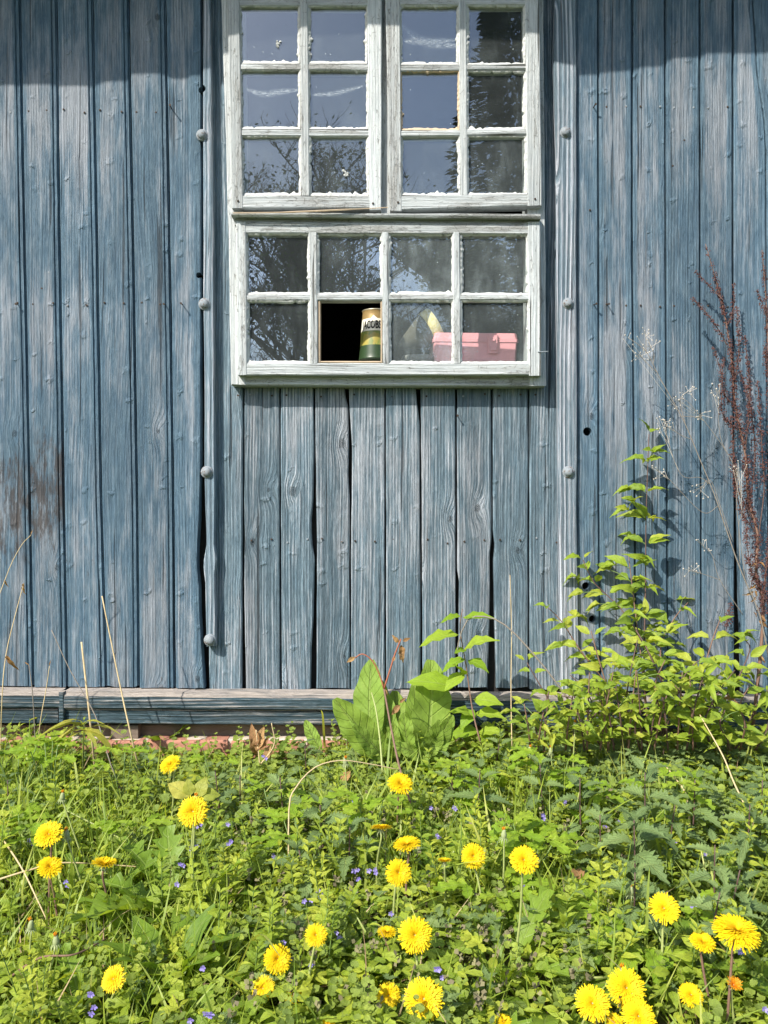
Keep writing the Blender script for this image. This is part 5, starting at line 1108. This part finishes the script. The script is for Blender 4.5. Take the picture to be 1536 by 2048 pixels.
for a in ((352, 1830, 'large rosette of toothed leaves under the large round left dandelion', 13, 1.25, 'dandelion', 1.3), (400, 1800, 'broad leaved rosette beside the tall stems of the large round left dandelion', 9, 1.0, 'broad', 1.2), (340, 1955, 'upright spoon-shaped leaves right of the lone lower left dandelion', 8, .85, 'broad', 2.2), (120, 1960, 'broad leaves at the lower left corner', 8, 1.0, 'broad', .8), (180, 2030, 'dark leaves at the bottom edge lower left', 8, 1.0, 'dandelion', .9),
          (990, 1590, 'tall toothed leaves in front of the nettle below the straw', 6, 1.1, 'dandelion', 1.8), (1010, 1690, 'broad shaded leaves between the two round dandelions right of the middle', 7, .95, 'broad', 1.6), (800, 1960, 'leaves between the big round dandelion and the biggest one', 9, .85, 'dandelion', 1.2), (640, 1900, 'pointed leaves under the dandelion left of the big pair', 8, .85, 'dandelion', .9), (1430, 1960, 'long leaves below the very wide dandelion', 10, 1.15, 'dandelion', .9), (1010, 1960, 'long dark leaves under the tall-stemmed dandelion', 8, 1.0, 'dandelion', 1.2), (1100, 2010, 'broad flat leaves left of the lower right group', 8, .9, 'broad', .6), (900, 2040, 'rosette at the bottom edge right of the biggest dandelion', 8, .9, 'dandelion', .7), (560, 2030, 'leaves at the bottom edge below the small orange-yellow dandelion', 8, .8, 'dandelion', .7), (1340, 1930, 'leaves around the thick slanting stem at the right', 8, .9, 'dandelion', 1.0),
          (870, 1775, 'cut leaves right of the middle dandelion cluster', 7, .9, 'dandelion', 1.2), (240, 1500, 'upright dandelion leaves before the brick under the left boards', 4, .8, 'dandelion', 2.5), (325, 1490, 'single pointed leaves in front of the bricks at the left', 3, .9, 'broad', 3.), (1120, 1480, 'broad upright leaves at the foot rails left of the bush', 5, .9, 'broad', 2.5), (450, 1700, 'round-edged leaves right of the tall dandelion stems', 7, .8, 'broad', .9), (200, 1800, 'leaves under the half-cupped left dandelion', 8, 1.0, 'dandelion', 1.2), (1505, 1920, 'leaves at the right edge under the very wide dandelion', 8, 1., 'broad', 1.1), (1240, 1700, 'long strap leaves in the nettles right of centre', 5, 1., 'broad', 1.5), (700, 2010, 'dark leaves left of the small round bottom dandelion', 7, .8, 'broad', .8)):
    rosette(*a)

# ---------------- uncountable cover: ground ivy, small herbs, grass, tiny nettles
def stuff(name, mat, templates, loc, along, up, scale, wsc, tint):
    V = []; Fc = []; U = []; T = []; base = 0
    y = along / np.linalg.norm(along, axis=1, keepdims=True); z = up - y * np.sum(up * y, axis=1, keepdims=True); z /= np.linalg.norm(z, axis=1, keepdims=True) + 1e-9; x = np.cross(y, z)
    which = rng.integers(0, len(templates), len(loc))
    for k, (tv, tf_, tu) in enumerate(templates):
        ix = np.where(which == k)[0]; n = len(ix); m = len(tv)
        if n == 0: continue
        s = scale[ix][:, None, None]
        p = (tv[None, :, 0:1] * wsc[ix][:, None, None] * x[ix][:, None, :] + tv[None, :, 1:2] * y[ix][:, None, :] + tv[None, :, 2:3] * z[ix][:, None, :]) * s + loc[ix][:, None, :]
        V.append(p.reshape(-1, 3)); Fc.append((tf_[None] + (base + np.arange(n) * m)[:, None, None]).reshape(-1, 3)); U.append(np.tile(tu, (n, 1))); T.append(np.repeat(tint[ix], m)); base += n * m
    V = np.concatenate(V); Fc = np.concatenate(Fc); U = np.concatenate(U); T = np.concatenate(T)
    me = bpy.data.meshes.new(name); me.vertices.add(len(V)); me.vertices.foreach_set('co', V.astype(np.float32).ravel())
    me.loops.add(Fc.size); me.loops.foreach_set('vertex_index', Fc.astype(np.int32).ravel())
    me.polygons.add(len(Fc)); me.polygons.foreach_set('loop_start', np.arange(0, Fc.size, 3, dtype=np.int32)); me.polygons.foreach_set('use_smooth', np.ones(len(Fc), dtype=bool))
    me.uv_layers.new(name='UVMap').data.foreach_set('uv', U[Fc.ravel()].astype(np.float32).ravel())
    me.attributes.new('tint', 'FLOAT', 'POINT').data.foreach_set('value', T.astype(np.float32))
    me.update(calc_edges=True); me.materials.append(mat)
    o = link(bpy.data.objects.new(name, me)); o['kind'] = 'stuff'; return o
def tri(me):
    me.calc_loop_triangles(); v = np.array([p.co for p in me.vertices]); f = np.array([t.vertices for t in me.loop_triangles]); u = np.zeros((len(v), 2))
    for l in me.loops: u[l.vertex_index] = me.uv_layers[0].data[l.index].uv
    return v, f, u
def kidney(seed, n=16):
    r = random.Random(seed); vs = [(0, .28, -.10)]; uv = [(.5, .2)]; a0 = radians(-62)
    for k in range(n + 1):
        a = lerp(a0, pi - a0, k / n); rr = .5 * (1.0 if k % 2 else .90) * r.uniform(.95, 1.05)
        vs.append((cos(a) * rr, .42 + sin(a) * rr * .9, .05 + .05 * cos(3 * a + seed))); uv.append((.5 + .5 * cos(a), .5 + .5 * sin(a)))
    vs[1] = (.12, .06, -.02); vs[-1] = (-.12, .06, -.02)
    return np.array(vs), np.array([(0, k, k + 1) for k in range(1, n + 1)]), np.array(uv)
KT = [kidney(s) for s in range(4)]
ST = [tri(leaf_mesh('t', ov(.62, .8), nv=4, nu=2, fold=.3, droop=.35, wave=.03, seed=s)) for s in range(3)]
NTt = [tri(leaf_mesh('t', lambda v: max(.02, .56 * sin(pi * min(1, v ** .62)) * (1 - .2 * v)), nv=12, nu=2, fold=.3, droop=.5, seed=s, lobes=toothy(.42))) for s in range(3)]
AV = [tri(leaf_mesh('t', lambda v: max(.03, .66 * v ** .55 * (1 - v ** 3.2) ** .6), nv=6, nu=2, fold=.2, droop=.3, wave=.03, seed=s, lobes=toothy(.32))) for s in range(3)]
GT = [tri(leaf_mesh('t', lambda v: .034 * (1 - v ** 2.2) + .002, nv=6, nu=1, fold=.0, droop=d, twist=tw_)) for d, tw_ in ((.15, .2), (.45, .5), (.8, -.4))]
def gzs(x, y): return np.array([gz(a, b) for a, b in zip(x, y)])
def patch(x, y, f, s): return .5 + .5 * np.sin(x * f + s) * np.sin(y * f * 1.3 + s * 2.1 + 1.7 * np.sin(x * f * .6 + s))
def spread(n, keep, ymin=-1.42, ymax=-.03, clear=False):
    x = rng.uniform(-1.35, 1.35, n * 3); y = rng.uniform(ymin, ymax, n * 3)
    near = np.clip((y + 2.04), .3, 2.2)                      # fewer outside what can be seen from about here
    k = (rng.random(n * 3) < keep(x, y)) & (np.abs(x) < .50 * near + .35)
    x, y = x[k][:n], y[k][:n]
    if clear:   # taller growth keeps out of the space just before a flower head
        ok = ~((x > -.66) & (x < -.12) & (y > -.34))
        for hx, hy, hr in HEADPOS: ok &= ~((np.abs(x - hx - .15 * (hx) * (y - hy)) < hr + .014) & (y < hy + .012) & (y > hy - .20))
        x, y = x[ok], y[ok]
    return x, y
bare = lambda x, y: np.clip(1 - 1.1 * np.exp(-(((x + .12) / .10) ** 2 + ((y + 1.06) / .06) ** 2)) - 1.0 * np.exp(-(((x - .27) / .08) ** 2 + ((y + 1.02) / .06) ** 2)) - .8 * np.exp(-(((x + .45) / .12) ** 2 + ((y + 1.12) / .06) ** 2)) - .8 * np.exp(-(((x - .13) / .06) ** 2 + ((y + 1.05) / .05) ** 2)), 0, 1)
hcov = lambda x, y: (.022 + .034 * patch(x, y, 6.5, 1.) + .022 * patch(x, y, 17., 2.)) * (1 - .5 * ((x > -.66) & (x < -.12) & (y > -.30))) * (1 + .6 * ((x < -.66) | (x > .15)) * np.exp(-(y / .35) ** 2)) * (.35 + .65 * bare(x, y))
def dirs(n, upness): 
    a = rng.uniform(0, 2 * pi, n); return np.stack([np.cos(a), np.sin(a), rng.uniform(-.25, .6, n) * upness], 1)
def ups(n, tilt=.45): return np.stack([rng.normal(-.22, tilt, n), rng.normal(-.50, tilt, n), np.ones(n)], 1)
# ground ivy
x, y = spread(5200, lambda x, y: (.25 + .65 * (patch(x, y, 4.2, .5) > .40)) * bare(x, y) * np.where(x < -.35, .55, 1.))
n = len(x); h = hcov(x, y); z = gzs(x, y) + h * rng.beta(2.0, 1.2, n) * 1.15 + .004
stuff('ground_ivy', ML['ivy_s'], KT, np.stack([x, y, z], 1), dirs(n, .6), ups(n, .42), rng.uniform(.010, .023, n), rng.uniform(.9, 1.15, n), np.clip(rng.normal(.45, .25, n), 0, 1))
# upright shoots of ground ivy: whorls of leaves getting smaller upwards
x, y = spread(900, lambda x, y: (.25 + .75 * (patch(x, y, 4.2, .5) > .40)) * bare(x, y) * np.where(x < -.35, .4, 1.)); n = len(x); H_ = rng.uniform(.05, .11, n); lx = rng.normal(0, .012, n); ly = rng.normal(-.004, .012, n); tn = np.clip(rng.normal(.5, .25, n), 0, 1)
PP, DD, SS, TT = [], [], [], []
for k in range(6):
    f = 1 - k * .15; a0 = rng.uniform(0, 3.1, n)
    for sg in (0, pi):
        a = a0 + sg; PP.append(np.stack([x + lx * f, y + ly * f, gzs(x, y) + H_ * f], 1)); DD.append(np.stack([np.cos(a), np.sin(a), np.full(n, .6 - .16 * k)], 1)); SS.append(rng.uniform(.8, 1.2, n) * (.008 + .0032 * k)); TT.append(tn)
N = 12 * n; stuff('ground_ivy_shoots', ML['ivy_s'], KT, np.concatenate(PP), np.concatenate(DD), np.tile(np.array([[-.15, -.4, 1.]]), (N, 1)) + rng.normal(0, .25, (N, 3)), np.concatenate(SS), np.ones(N), np.concatenate(TT))
# small bright herbs
x, y = spread(8500, lambda x, y: (.25 + .75 * (patch(x, y, 5.1, 3.1) > .5)) * bare(x, y))
n = len(x); z = gzs(x, y) + hcov(x, y) * rng.beta(2.2, 1.2, n) * 1.05 + .004
stuff('small_herbs', ML['small_s'], ST, np.stack([x, y, z], 1), dirs(n, .9), ups(n, .5), rng.uniform(.009, .034, n), rng.uniform(.35, 1.0, n), rng.random(n))
# lobed herb leaves in threes
x, y = spread(1500, lambda x, y: (.15 + .85 * (patch(x, y, 4.7, 5.3) > .62)) * bare(x, y)); n = len(x); z = gzs(x, y) + hcov(x, y) * rng.uniform(.7, 1.25, n); a = rng.uniform(0, 6.28, n)
A = np.concatenate([a, a + 1.25, a - 1.25]); loc = np.tile(np.stack([x, y, z], 1), (3, 1)); sc = np.tile(rng.uniform(.016, .034, n), 3); tn = np.tile(rng.random(n), 3)
stuff('lobed_herbs', ML['small_s'], AV, loc, np.stack([np.cos(A), np.sin(A), np.full(3 * n, .25)], 1), np.tile(ups(n, .35), (3, 1)), sc, np.ones(3 * n), tn)
# young nettles carpet
x, y = spread(1100, lambda x, y: np.where((x > .30) & (y > -.85), 1., np.where((x > -.36) & (x < .1) & (y > -.85), .55, .10)), -1.2, -.04); n = len(x); h = hcov(x, y) * rng.uniform(.9, 1.4, n); a0 = rng.uniform(0, 3.1, n); LL, DD, SS = [], [], []
for k in range(3):
    for sg in (0, pi):
        a = a0 + k * pi / 2 + sg; LL.append(np.stack([x, y, gzs(x, y) + h - .014 * k], 1)); DD.append(np.stack([np.cos(a), np.sin(a), np.full(n, .95 - .4 * k)], 1)); SS.append(rng.uniform(.013, .022, n) * (1 + .35 * k))
N = 6 * n; stuff('young_nettles', ML['nettle_s'], NTt, np.concatenate(LL), np.concatenate(DD), np.tile(np.array([[-.15, -.35, 1.]]), (N, 1)) + rng.normal(0, .2, (N, 3)), np.concatenate(SS), np.ones(N), np.tile(rng.random(n), 6))
# grass
x, y = spread(11500, lambda x, y: (.30 + .70 * (patch(x, y, 3.9, 7.) > .55) + np.where(x < -.3, .35, 0)) * (.3 + .7 * bare(x, y))); n = len(x)
al = np.stack([rng.normal(0, .45, n), rng.normal(-.05, .4, n), np.ones(n)], 1)
L_ = rng.uniform(.045, .12, n) * np.where((x > -.66) & (x < -.12) & (y > -.30), .5, 1.) * np.where(rng.random(n) < .05, 1.5, 1.)
stuff('grass', ML['grass_s'], GT, np.stack([x, y, gzs(x, y) - .003], 1), al, np.stack([rng.normal(0, 1, n), rng.normal(-.4, 1, n), np.zeros(n) + .1], 1), L_, rng.uniform(.5, 1.6, n) * .09 / L_, np.clip(rng.beta(1.6, 2.4, n), 0, 1))
# dry litter on the bare patches
x, y = spread(1500, lambda x, y: 1.05 - bare(x, y), -1.3, -.1); n = len(x)
g = NG('dead_grass'); litter = g.done(g.bsdf(g.mix(g.attr('tint'), (.20, .13, .07), (.46, .36, .22)), .85, .1))
stuff('dead_grass_litter', litter, GT[:2], np.stack([x, y, gzs(x, y) + rng.uniform(.002, .016, n)], 1), np.stack([rng.normal(0, 1, n), rng.normal(0, 1, n), rng.normal(0.05, .12, n)], 1), np.tile(np.array([[0, 0, 1.]]), (n, 1)), rng.uniform(.03, .08, n), rng.uniform(.5, 1.4, n), rng.random(n))
x, y = spread(420, lambda x, y: .2 + .8 * (patch(x, y, 3.1, 2.) > .6)); n = len(x); L_ = rng.uniform(.05, .13, n)
stuff('dead_grass_blades', litter, GT, np.stack([x, y, gzs(x, y)], 1), np.stack([rng.normal(0, .7, n), rng.normal(0, .5, n), np.ones(n)], 1), np.stack([rng.normal(0, 1, n), rng.normal(-.4, 1, n), np.zeros(n) + .1], 1), L_, rng.uniform(.4, 1.0, n) * .08 / L_, rng.random(n))
# broad-bladed grass tufts
x0, y0 = spread(62, lambda x, y: np.where(x < -.25, 1., .38) * bare(x, y), -1.3, -.10, True); m_ = 13; x = np.repeat(x0, m_) + rng.normal(0, .018, len(x0) * m_); y = np.repeat(y0, m_) + rng.normal(0, .015, len(x0) * m_); n = len(x)
L_ = rng.uniform(.07, .17, n); stuff('grass_tufts', ML['grass_s'], GT, np.stack([x, y, gzs(x, y) - .003], 1), np.stack([rng.normal(0, .38, n), rng.normal(-.08, .3, n), np.ones(n)], 1), np.stack([rng.normal(0, .7, n), rng.normal(-1, .5, n), np.zeros(n) + .1], 1), L_, rng.uniform(1.0, 2.2, n) * .10 / L_, np.clip(np.repeat(rng.beta(2, 1.6, len(x0)), m_) + rng.normal(0, .1, n), 0, 1))
# broad leaves of plantain, sorrel and dandelion among the rest
BTt = [tri(leaf_mesh('t', ov(w_, 1.1), nv=8, nu=2, fold=.25, droop=d_, wave=.04, seed=q_)) for q_, w_, d_ in ((1, .30, .4), (2, .40, .6), (3, .24, .5))] + [tri(leaf_mesh('t', lambda v: .05 + .28 * sin(pi * min(1, v ** 1.6)) ** .8, nv=12, nu=2, fold=.25, droop=.45, seed=4, lobes=toothy(.55)))]
x0, y0 = spread(330, lambda x, y: (.3 + .7 * (patch(x, y, 6.1, 2.7) > .5)) * bare(x, y), -1.32, -.08, True); x = np.repeat(x0, 5) + rng.normal(0, .008, len(x0) * 5); y = np.repeat(y0, 5) + rng.normal(0, .008, len(x0) * 5); n = len(x); a = rng.uniform(0, 6.28, n)
stuff('broad_leaf_weeds', ML['broad_s'], BTt, np.stack([x, y, gzs(x, y) + .006], 1), np.stack([np.cos(a), np.sin(a), rng.uniform(.5, 1.6, n)], 1), np.stack([-np.cos(a) * .5 - .15, -np.sin(a) * .5 - .3, np.ones(n)], 1) + rng.normal(0, .2, (n, 3)), np.repeat(rng.uniform(.04, .085, len(x0)), 5) * rng.uniform(.8, 1.2, n), rng.uniform(.8, 1.2, n), np.clip(np.repeat(rng.random(len(x0)), 5) + rng.normal(0, .1, n), 0, 1))
# upright leafy sprigs of many heights
LT = [tri(leaf_mesh('t', ov(w_, .85), nv=5, nu=2, fold=.3, droop=.4, wave=.03, seed=q_)) for q_, w_ in enumerate((.28, .36, .46))]
x0, y0 = spread(520, lambda x, y: (.25 + .75 * (patch(x, y, 5.7, 8.3) > .5)) * bare(x, y), -1.32, -.06, True); n = len(x0); H_ = rng.uniform(.05, .15, n); lx = rng.normal(0, .022, n); ly = rng.normal(-.012, .018, n); sz_n = rng.uniform(.7, 1.25, n); tn = rng.random(n); kind = rng.integers(0, 3, n)
PP, DD, SS, TT = [], [], [], []
for k in range(9):
    f = 1 - k * .095; a = rng.uniform(0, 6.28, n)
    for q_ in (0, 1):
        b_ = a + pi * q_ + rng.normal(0, .3, n); PP.append(np.stack([x0 + lx * f, y0 + ly * f, gzs(x0, y0) + H_ * f], 1)); DD.append(np.stack([np.cos(b_), np.sin(b_), 1.3 - .16 * k + rng.normal(0, .2, n)], 1)); SS.append(sz_n * (.014 + .0022 * k)); TT.append(np.clip(tn + .15 - .02 * k, 0, 1))
N = 18 * n; stuff('leafy_sprigs', ML['small_s'], LT, np.concatenate(PP), np.concatenate(DD), np.tile(np.array([[-.2, -.5, 1.]]), (N, 1)) + rng.normal(0, .3, (N, 3)), np.concatenate(SS), np.ones(N), np.concatenate(TT))
SM = MB()
for i in range(n): SM.tube([(x0[i], y0[i], gz(x0[i], y0[i])), (x0[i] + lx[i], y0[i] + ly[i], gz(x0[i], y0[i]) + H_[i])], [.0012, .0007], 3, .5, False)
o = SM.build('sprig_stems', MS['green']); o['kind'] = 'stuff'
# long single blades that stand out
lb = MB()
for (px, py, tx, ty) in ((60, 1700, 40, 1560), (262, 1730, 275, 1545), (165, 1650, 140, 1490), (1100, 1860, 1060, 1700), (1118, 1860, 1085, 1720), (1180, 1720, 1290, 1620), (1290, 1960, 1300, 1700), (1040, 1640, 1015, 1560), (1150, 1680, 1210, 1560), (700, 1700, 845, 1490), (650, 1500, 642, 1420), (1330, 1750, 1300, 1650), (480, 1900, 560, 1880)):
    a, _ = G(px, py, 0.01); b_, t = G(tx, ty, .16); b_.z += .14
    if ty < 1560: b_ = P(tx, ty, -.3)
    c = curve3([a, a.lerp(b_, .55) + Vector((0, 0, .03)), b_], 8); v0 = []
    for i, p in enumerate(c):
        w = .0026 * (1 - (i / (len(c) - 1)) ** 2) + .0002; v0 += [p - Vector((w, 0, 0)), p + Vector((w, .0006, 0))]
    lb.add(v0, [(2 * i, 2 * i + 1, 2 * i + 3, 2 * i + 2) for i in range(len(c) - 1)], tint=R_.uniform(.3, .9))
o = lb.build('tall_grass_blades', ML['grass_s'], None, True); o['kind'] = 'stuff'
# violet blossoms of the ground ivy, and its brownish shoot tips
g = NG('violet_petals'); vio = g.done(g.bsdf(g.mix(g.attr('tint'), (.17, .13, .42), (.32, .28, .58)), .6, .2))
g = NG('purplish_shoot_tip'); tipm = g.done(g.bsdf(g.mix(g.attr('tint'), (.12, .10, .06), (.20, .19, .09)), .7, .2))
fl = MB(); tp = MB(); pos = [(368, 1740), (462, 1655), (540, 1720), (632, 1728), (715, 1745), (720, 1768), (745, 1745), (640, 1790), (617, 1815), (680, 1872), (700, 1600), (860, 1610), (905, 1625), (875, 1680), (985, 1682), (1040, 1790), (1205, 1662), (1130, 1610), (1230, 1640), (1390, 1815), (1405, 1715), (134, 1776), (350, 1775), (390, 1705), (185, 1825), (180, 1998), (188, 2028), (615, 1930), (560, 1880), (1535, 2025), (395, 1660), (455, 1700), (300, 1490), (530, 1525), (1035, 1470), (880, 1950), (790, 1830), (1090, 1640), (1350, 1690), (1440, 1640), (1510, 1600), (60, 1690), (420, 2035), (375, 2040), (410, 1940), (1480, 1905)]
for (px, py) in pos:
    for q in range(rs.choice((1, 2, 2, 3))):
        h = .07; g0, t = G(px + rs.uniform(-9, 9), py + rs.uniform(-7, 7), h) if py > 1520 else G(px, 1530, h); c = g0 + Vector((0, 0, h)); c.z += rs.uniform(0, .01)
        for k in range(5):
            a = k * 1.2566 + rs.uniform(-.2, .2); e = Vector((cos(a), -.35, sin(a))); f_ = Vector((-sin(a), 0, cos(a))); s = rs.uniform(.0032, .0048)
            fl.add([c, c + e * s * .7 + f_ * s * .4, c + e * s * 1.1, c + e * s * .7 - f_ * s * .4], [(0, 1, 2, 3)], tint=rs.random())
        fl.tube([c + Vector((0, .006, -.004)), c], [.0008, .0014], 5, rs.random(), False)
for k in range(150):
    px, py = rs.uniform(420, 1250), rs.uniform(1560, 2000); g0, t = G(px, py, .085); c = g0 + Vector((0, 0, .075))
    for q in range(7):
        a = rs.uniform(0, 6.28); e = Vector((cos(a), sin(a), rs.uniform(.2, 1.2))).normalized(); f_ = e.orthogonal().normalized(); s = rs.uniform(.005, .010); b0 = c - Vector((0, 0, .007 * (q % 3)))
        tp.add([b0, b0 + e * s * .6 + f_ * s * .4, b0 + e * s, b0 + e * s * .6 - f_ * s * .4], [(0, 1, 2, 3)], tint=rs.random())
o = fl.build('violet_blossoms', vio); o['kind'] = 'stuff'; o = tp.build('ground_ivy_tips', tipm); o['kind'] = 'stuff'

# ---------------- trees behind the lens: the window panes mirror them
bark = plain('grey_bark', (.085, .07, .055), .9, .1, 0, 12., .4, .5)
g = NG('distant_foliage'); fol = g.done(g.bsdf(g.mix(g.attr('tint'), (.035, .06, .025), (.085, .12, .045)), .8, .1))
g = NG('young_spring_foliage'); fol2 = g.done(g.bsdf(g.mix(g.attr('tint'), (.05, .075, .02), (.10, .13, .035)), .8, .1))
def tree(name, label, x, y, H, spreadw, leafy=0, fm=None, seed=0, lean=0., low=.25, dens=1.5):
    r = random.Random(seed); z0 = gz(x, y); o = thing(name, label, 'tree', (x, y, z0), 'trees mirrored in the window panes')
    br = MB(); tw_ = MB(); fo_ = MB()
    def grow(p, d, l, rad, lev):
        pts = [p]; n = 5; q = p.copy(); dd = d.copy()
        for i in range(n):
            dd = (dd + Vector((r.uniform(-.22, .22), r.uniform(-.22, .22), r.uniform(-.05, .16) if lev else .05))).normalized(); q = q + dd * l / n; pts.append(q.copy())
        (br if lev < 2 else tw_).tube(pts, [rad * (1 - .65 * i / n) for i in range(n + 1)], 7 if lev == 0 else 5 if lev == 1 else 3, cap=False)
        if lev < 4:
            for i in range(int((7, 6, 5, 4)[lev] * dens)):
                f = r.uniform(low if lev == 0 else .2, 1.0); b0 = pts[min(n - 1, int(f * n))].lerp(pts[min(n, int(f * n) + 1)], f * n % 1)
                a = r.uniform(0, 6.28); sd = Vector((cos(a), sin(a), r.uniform(.0, .9))).normalized(); nd = (dd * .5 + sd * (.9 if lev else spreadw)).normalized()
                grow(b0, nd, l * (.62 if lev == 0 else .58) * r.uniform(.65, 1.1) * (1.15 - .5 * f if lev == 0 else 1), rad * (.42 if lev == 0 else .45), lev + 1)
        if leafy and lev >= 2:
            for i in range(leafy):
                c = pts[r.randrange(1, n + 1)] + Vector((r.uniform(-.2, .2), r.uniform(-.2, .2), r.uniform(-.15, .15))); e = Vector((r.uniform(-1, 1), r.uniform(-1, 1), r.uniform(-.6, .6))).normalized(); f_ = e.orthogonal().normalized(); s = r.uniform(.03, .07)
                fo_.add([c - e * s, c + f_ * s * .5, c + e * s, c - f_ * s * .5], [(0, 1, 2, 3)], tint=r.random())
    grow(Vector((0, 0, 0)), Vector((lean, 0, 1)).normalized(), H * .62, H * .018, 0)
    br.build('trunk', bark, o, True); k = tw_.build('twigs', bark, o); k['kind'] = 'stuff'
    if leafy: k = fo_.build('crown', fm, o); k['kind'] = 'stuff'
def conifer(label, x, y, H, Rd, seed):
    r = random.Random(seed); o = thing('evergreen_tree', label, 'tree', (x, y, gz(x, y)), 'trees mirrored in the window panes'); br = MB(); fo_ = MB()
    br.tube([(0, 0, 0), (.05, 0, H * .5), (0, 0, H)], [H * .02, H * .012, .02], 8); br.build('trunk', bark, o, True)
    for i in range(int(26000 * H / 11)):
        f = r.random() ** .8; a = r.uniform(0, 6.28); R2 = Rd * (1 - f) ** .6 * (.45 + .55 * r.random() ** .5) * (1 + .25 * sin(a * 3 + f * 20)); c = Vector((cos(a) * R2, sin(a) * R2, .4 + f * (H - .4)))
        e = Vector((cos(a), sin(a), r.uniform(-.6, .2))).normalized(); f_ = Vector((-sin(a), cos(a), r.uniform(-.4, .4))); s = r.uniform(.04, .11); fo_.add([c - e * s, c + f_ * s * .45, c + e * s, c - f_ * s * .45], [(0, 1, 2, 3)], tint=r.random())
    k = fo_.build('crown', fol, o); k['kind'] = 'stuff'
tree('bare_tree', 'bare twiggy tree mirrored in the left panes of the low window', -2.7, -15.5, 4.5, 1.1, seed=1)
tree('bare_tree', 'bare tree with a forked trunk mirrored in the second pane of the low window', -.9, -14.5, 5.4, .9, seed=2, low=.15)
tree('budding_tree', 'budding tree mirrored behind the vertical bar of the left casement', -1.0, -17., 9.6, .8, 1, fol2, seed=3)
tree('bare_tree', 'bare spreading tree mirrored in the lower panes of the right casement', 1.0, -16, 5.6, 1.1, seed=5)
tree('budding_tree', 'budding tree beside the dark evergreen mirrored in the right casement', 2.2, -18., 9.0, .9, 2, fol2, seed=6)
tree('bare_tree', 'bare tree far left of the mirrored row', -5.4, -17, 4.6, 1.1, seed=7)
tree('budding_tree', 'taller budding tree mirrored in the second column of the left casement', -1.25, -18.5, 11.2, .7, 1, fol2, seed=13)
tree('bare_tree', 'bare tree behind the left one in the mirrored row', -3.7, -20, 5.6, 1.1, seed=11)
tree('bare_tree', 'bare tree behind the forked trunk in the mirrored row', -1.9, -21, 5.8, 1.1, seed=12)
tree('bare_tree', 'slim bare tree mirrored in the third pane of the low window', .35, -19.5, 5.6, 1.1, seed=14)
conifer('tall dark evergreen mirrored in the rightmost upper panes', 2.55, -13.5, 13.5, 1.75, 3)
conifer('dark evergreen mirrored at the right end of the low window', 3.9, -15.5, 9.5, 2.0, 4)
conifer('low dark evergreen mirrored behind the bare trees', .3, -21, 6.2, 2.6, 5)
hb = random.Random(8)
for i, (hx, hw, hh, lb_) in enumerate(((-6.5, 2.6, 3.2, 'dark bush at the left end of the mirrored hedge line'), (-3.4, 2.4, 3.8, 'dark bush mirrored under the left bare tree'), (-.8, 2.2, 3.4, 'dark bush mirrored in the middle of the low window'), (1.6, 2.2, 3.9, 'dark bush mirrored right of the middle of the low window'), (4.2, 2.6, 3.6, 'dark bush at the right end of the mirrored hedge line'))):
    o = thing('bush', lb_, 'bush', (hx, -19, gz(hx, -19)), 'bushes mirrored in the window panes'); f2 = MB(); br = MB()
    for k in range(7):
        a = hb.uniform(0, 6.28); br.tube([(0, 0, 0), (cos(a) * hw * .3, sin(a) * .5, hh * .5), (cos(a) * hw * .6, sin(a), hh * .85)], [.06, .04, .01], 5)
    br.build('stems', bark, o)
    for k in range(2600):
        a = hb.uniform(0, 6.28); el = hb.uniform(0, 1.5); rr = hb.uniform(.55, 1.) * (1 + .2 * sin(a * 4 + el * 5 + i)); c = Vector((cos(a) * cos(el) * hw * rr, sin(a) * cos(el) * 1.3 * rr, .1 + sin(el) * hh * rr)); e = Vector((hb.uniform(-1, 1), hb.uniform(-1, 1), hb.uniform(-1, 1))).normalized(); f_ = e.orthogonal().normalized(); s = hb.uniform(.08, .2)
        f2.add([c - e * s, c + f_ * s * .6, c + e * s, c - f_ * s * .6], [(0, 1, 2, 3)], tint=hb.random())
    k = f2.build('foliage', (fol, fol2)[i % 2], o); k['kind'] = 'stuff'
for o in bpy.data.objects:
    o.select_set(False) if o.name in bpy.context.view_layer.objects else None
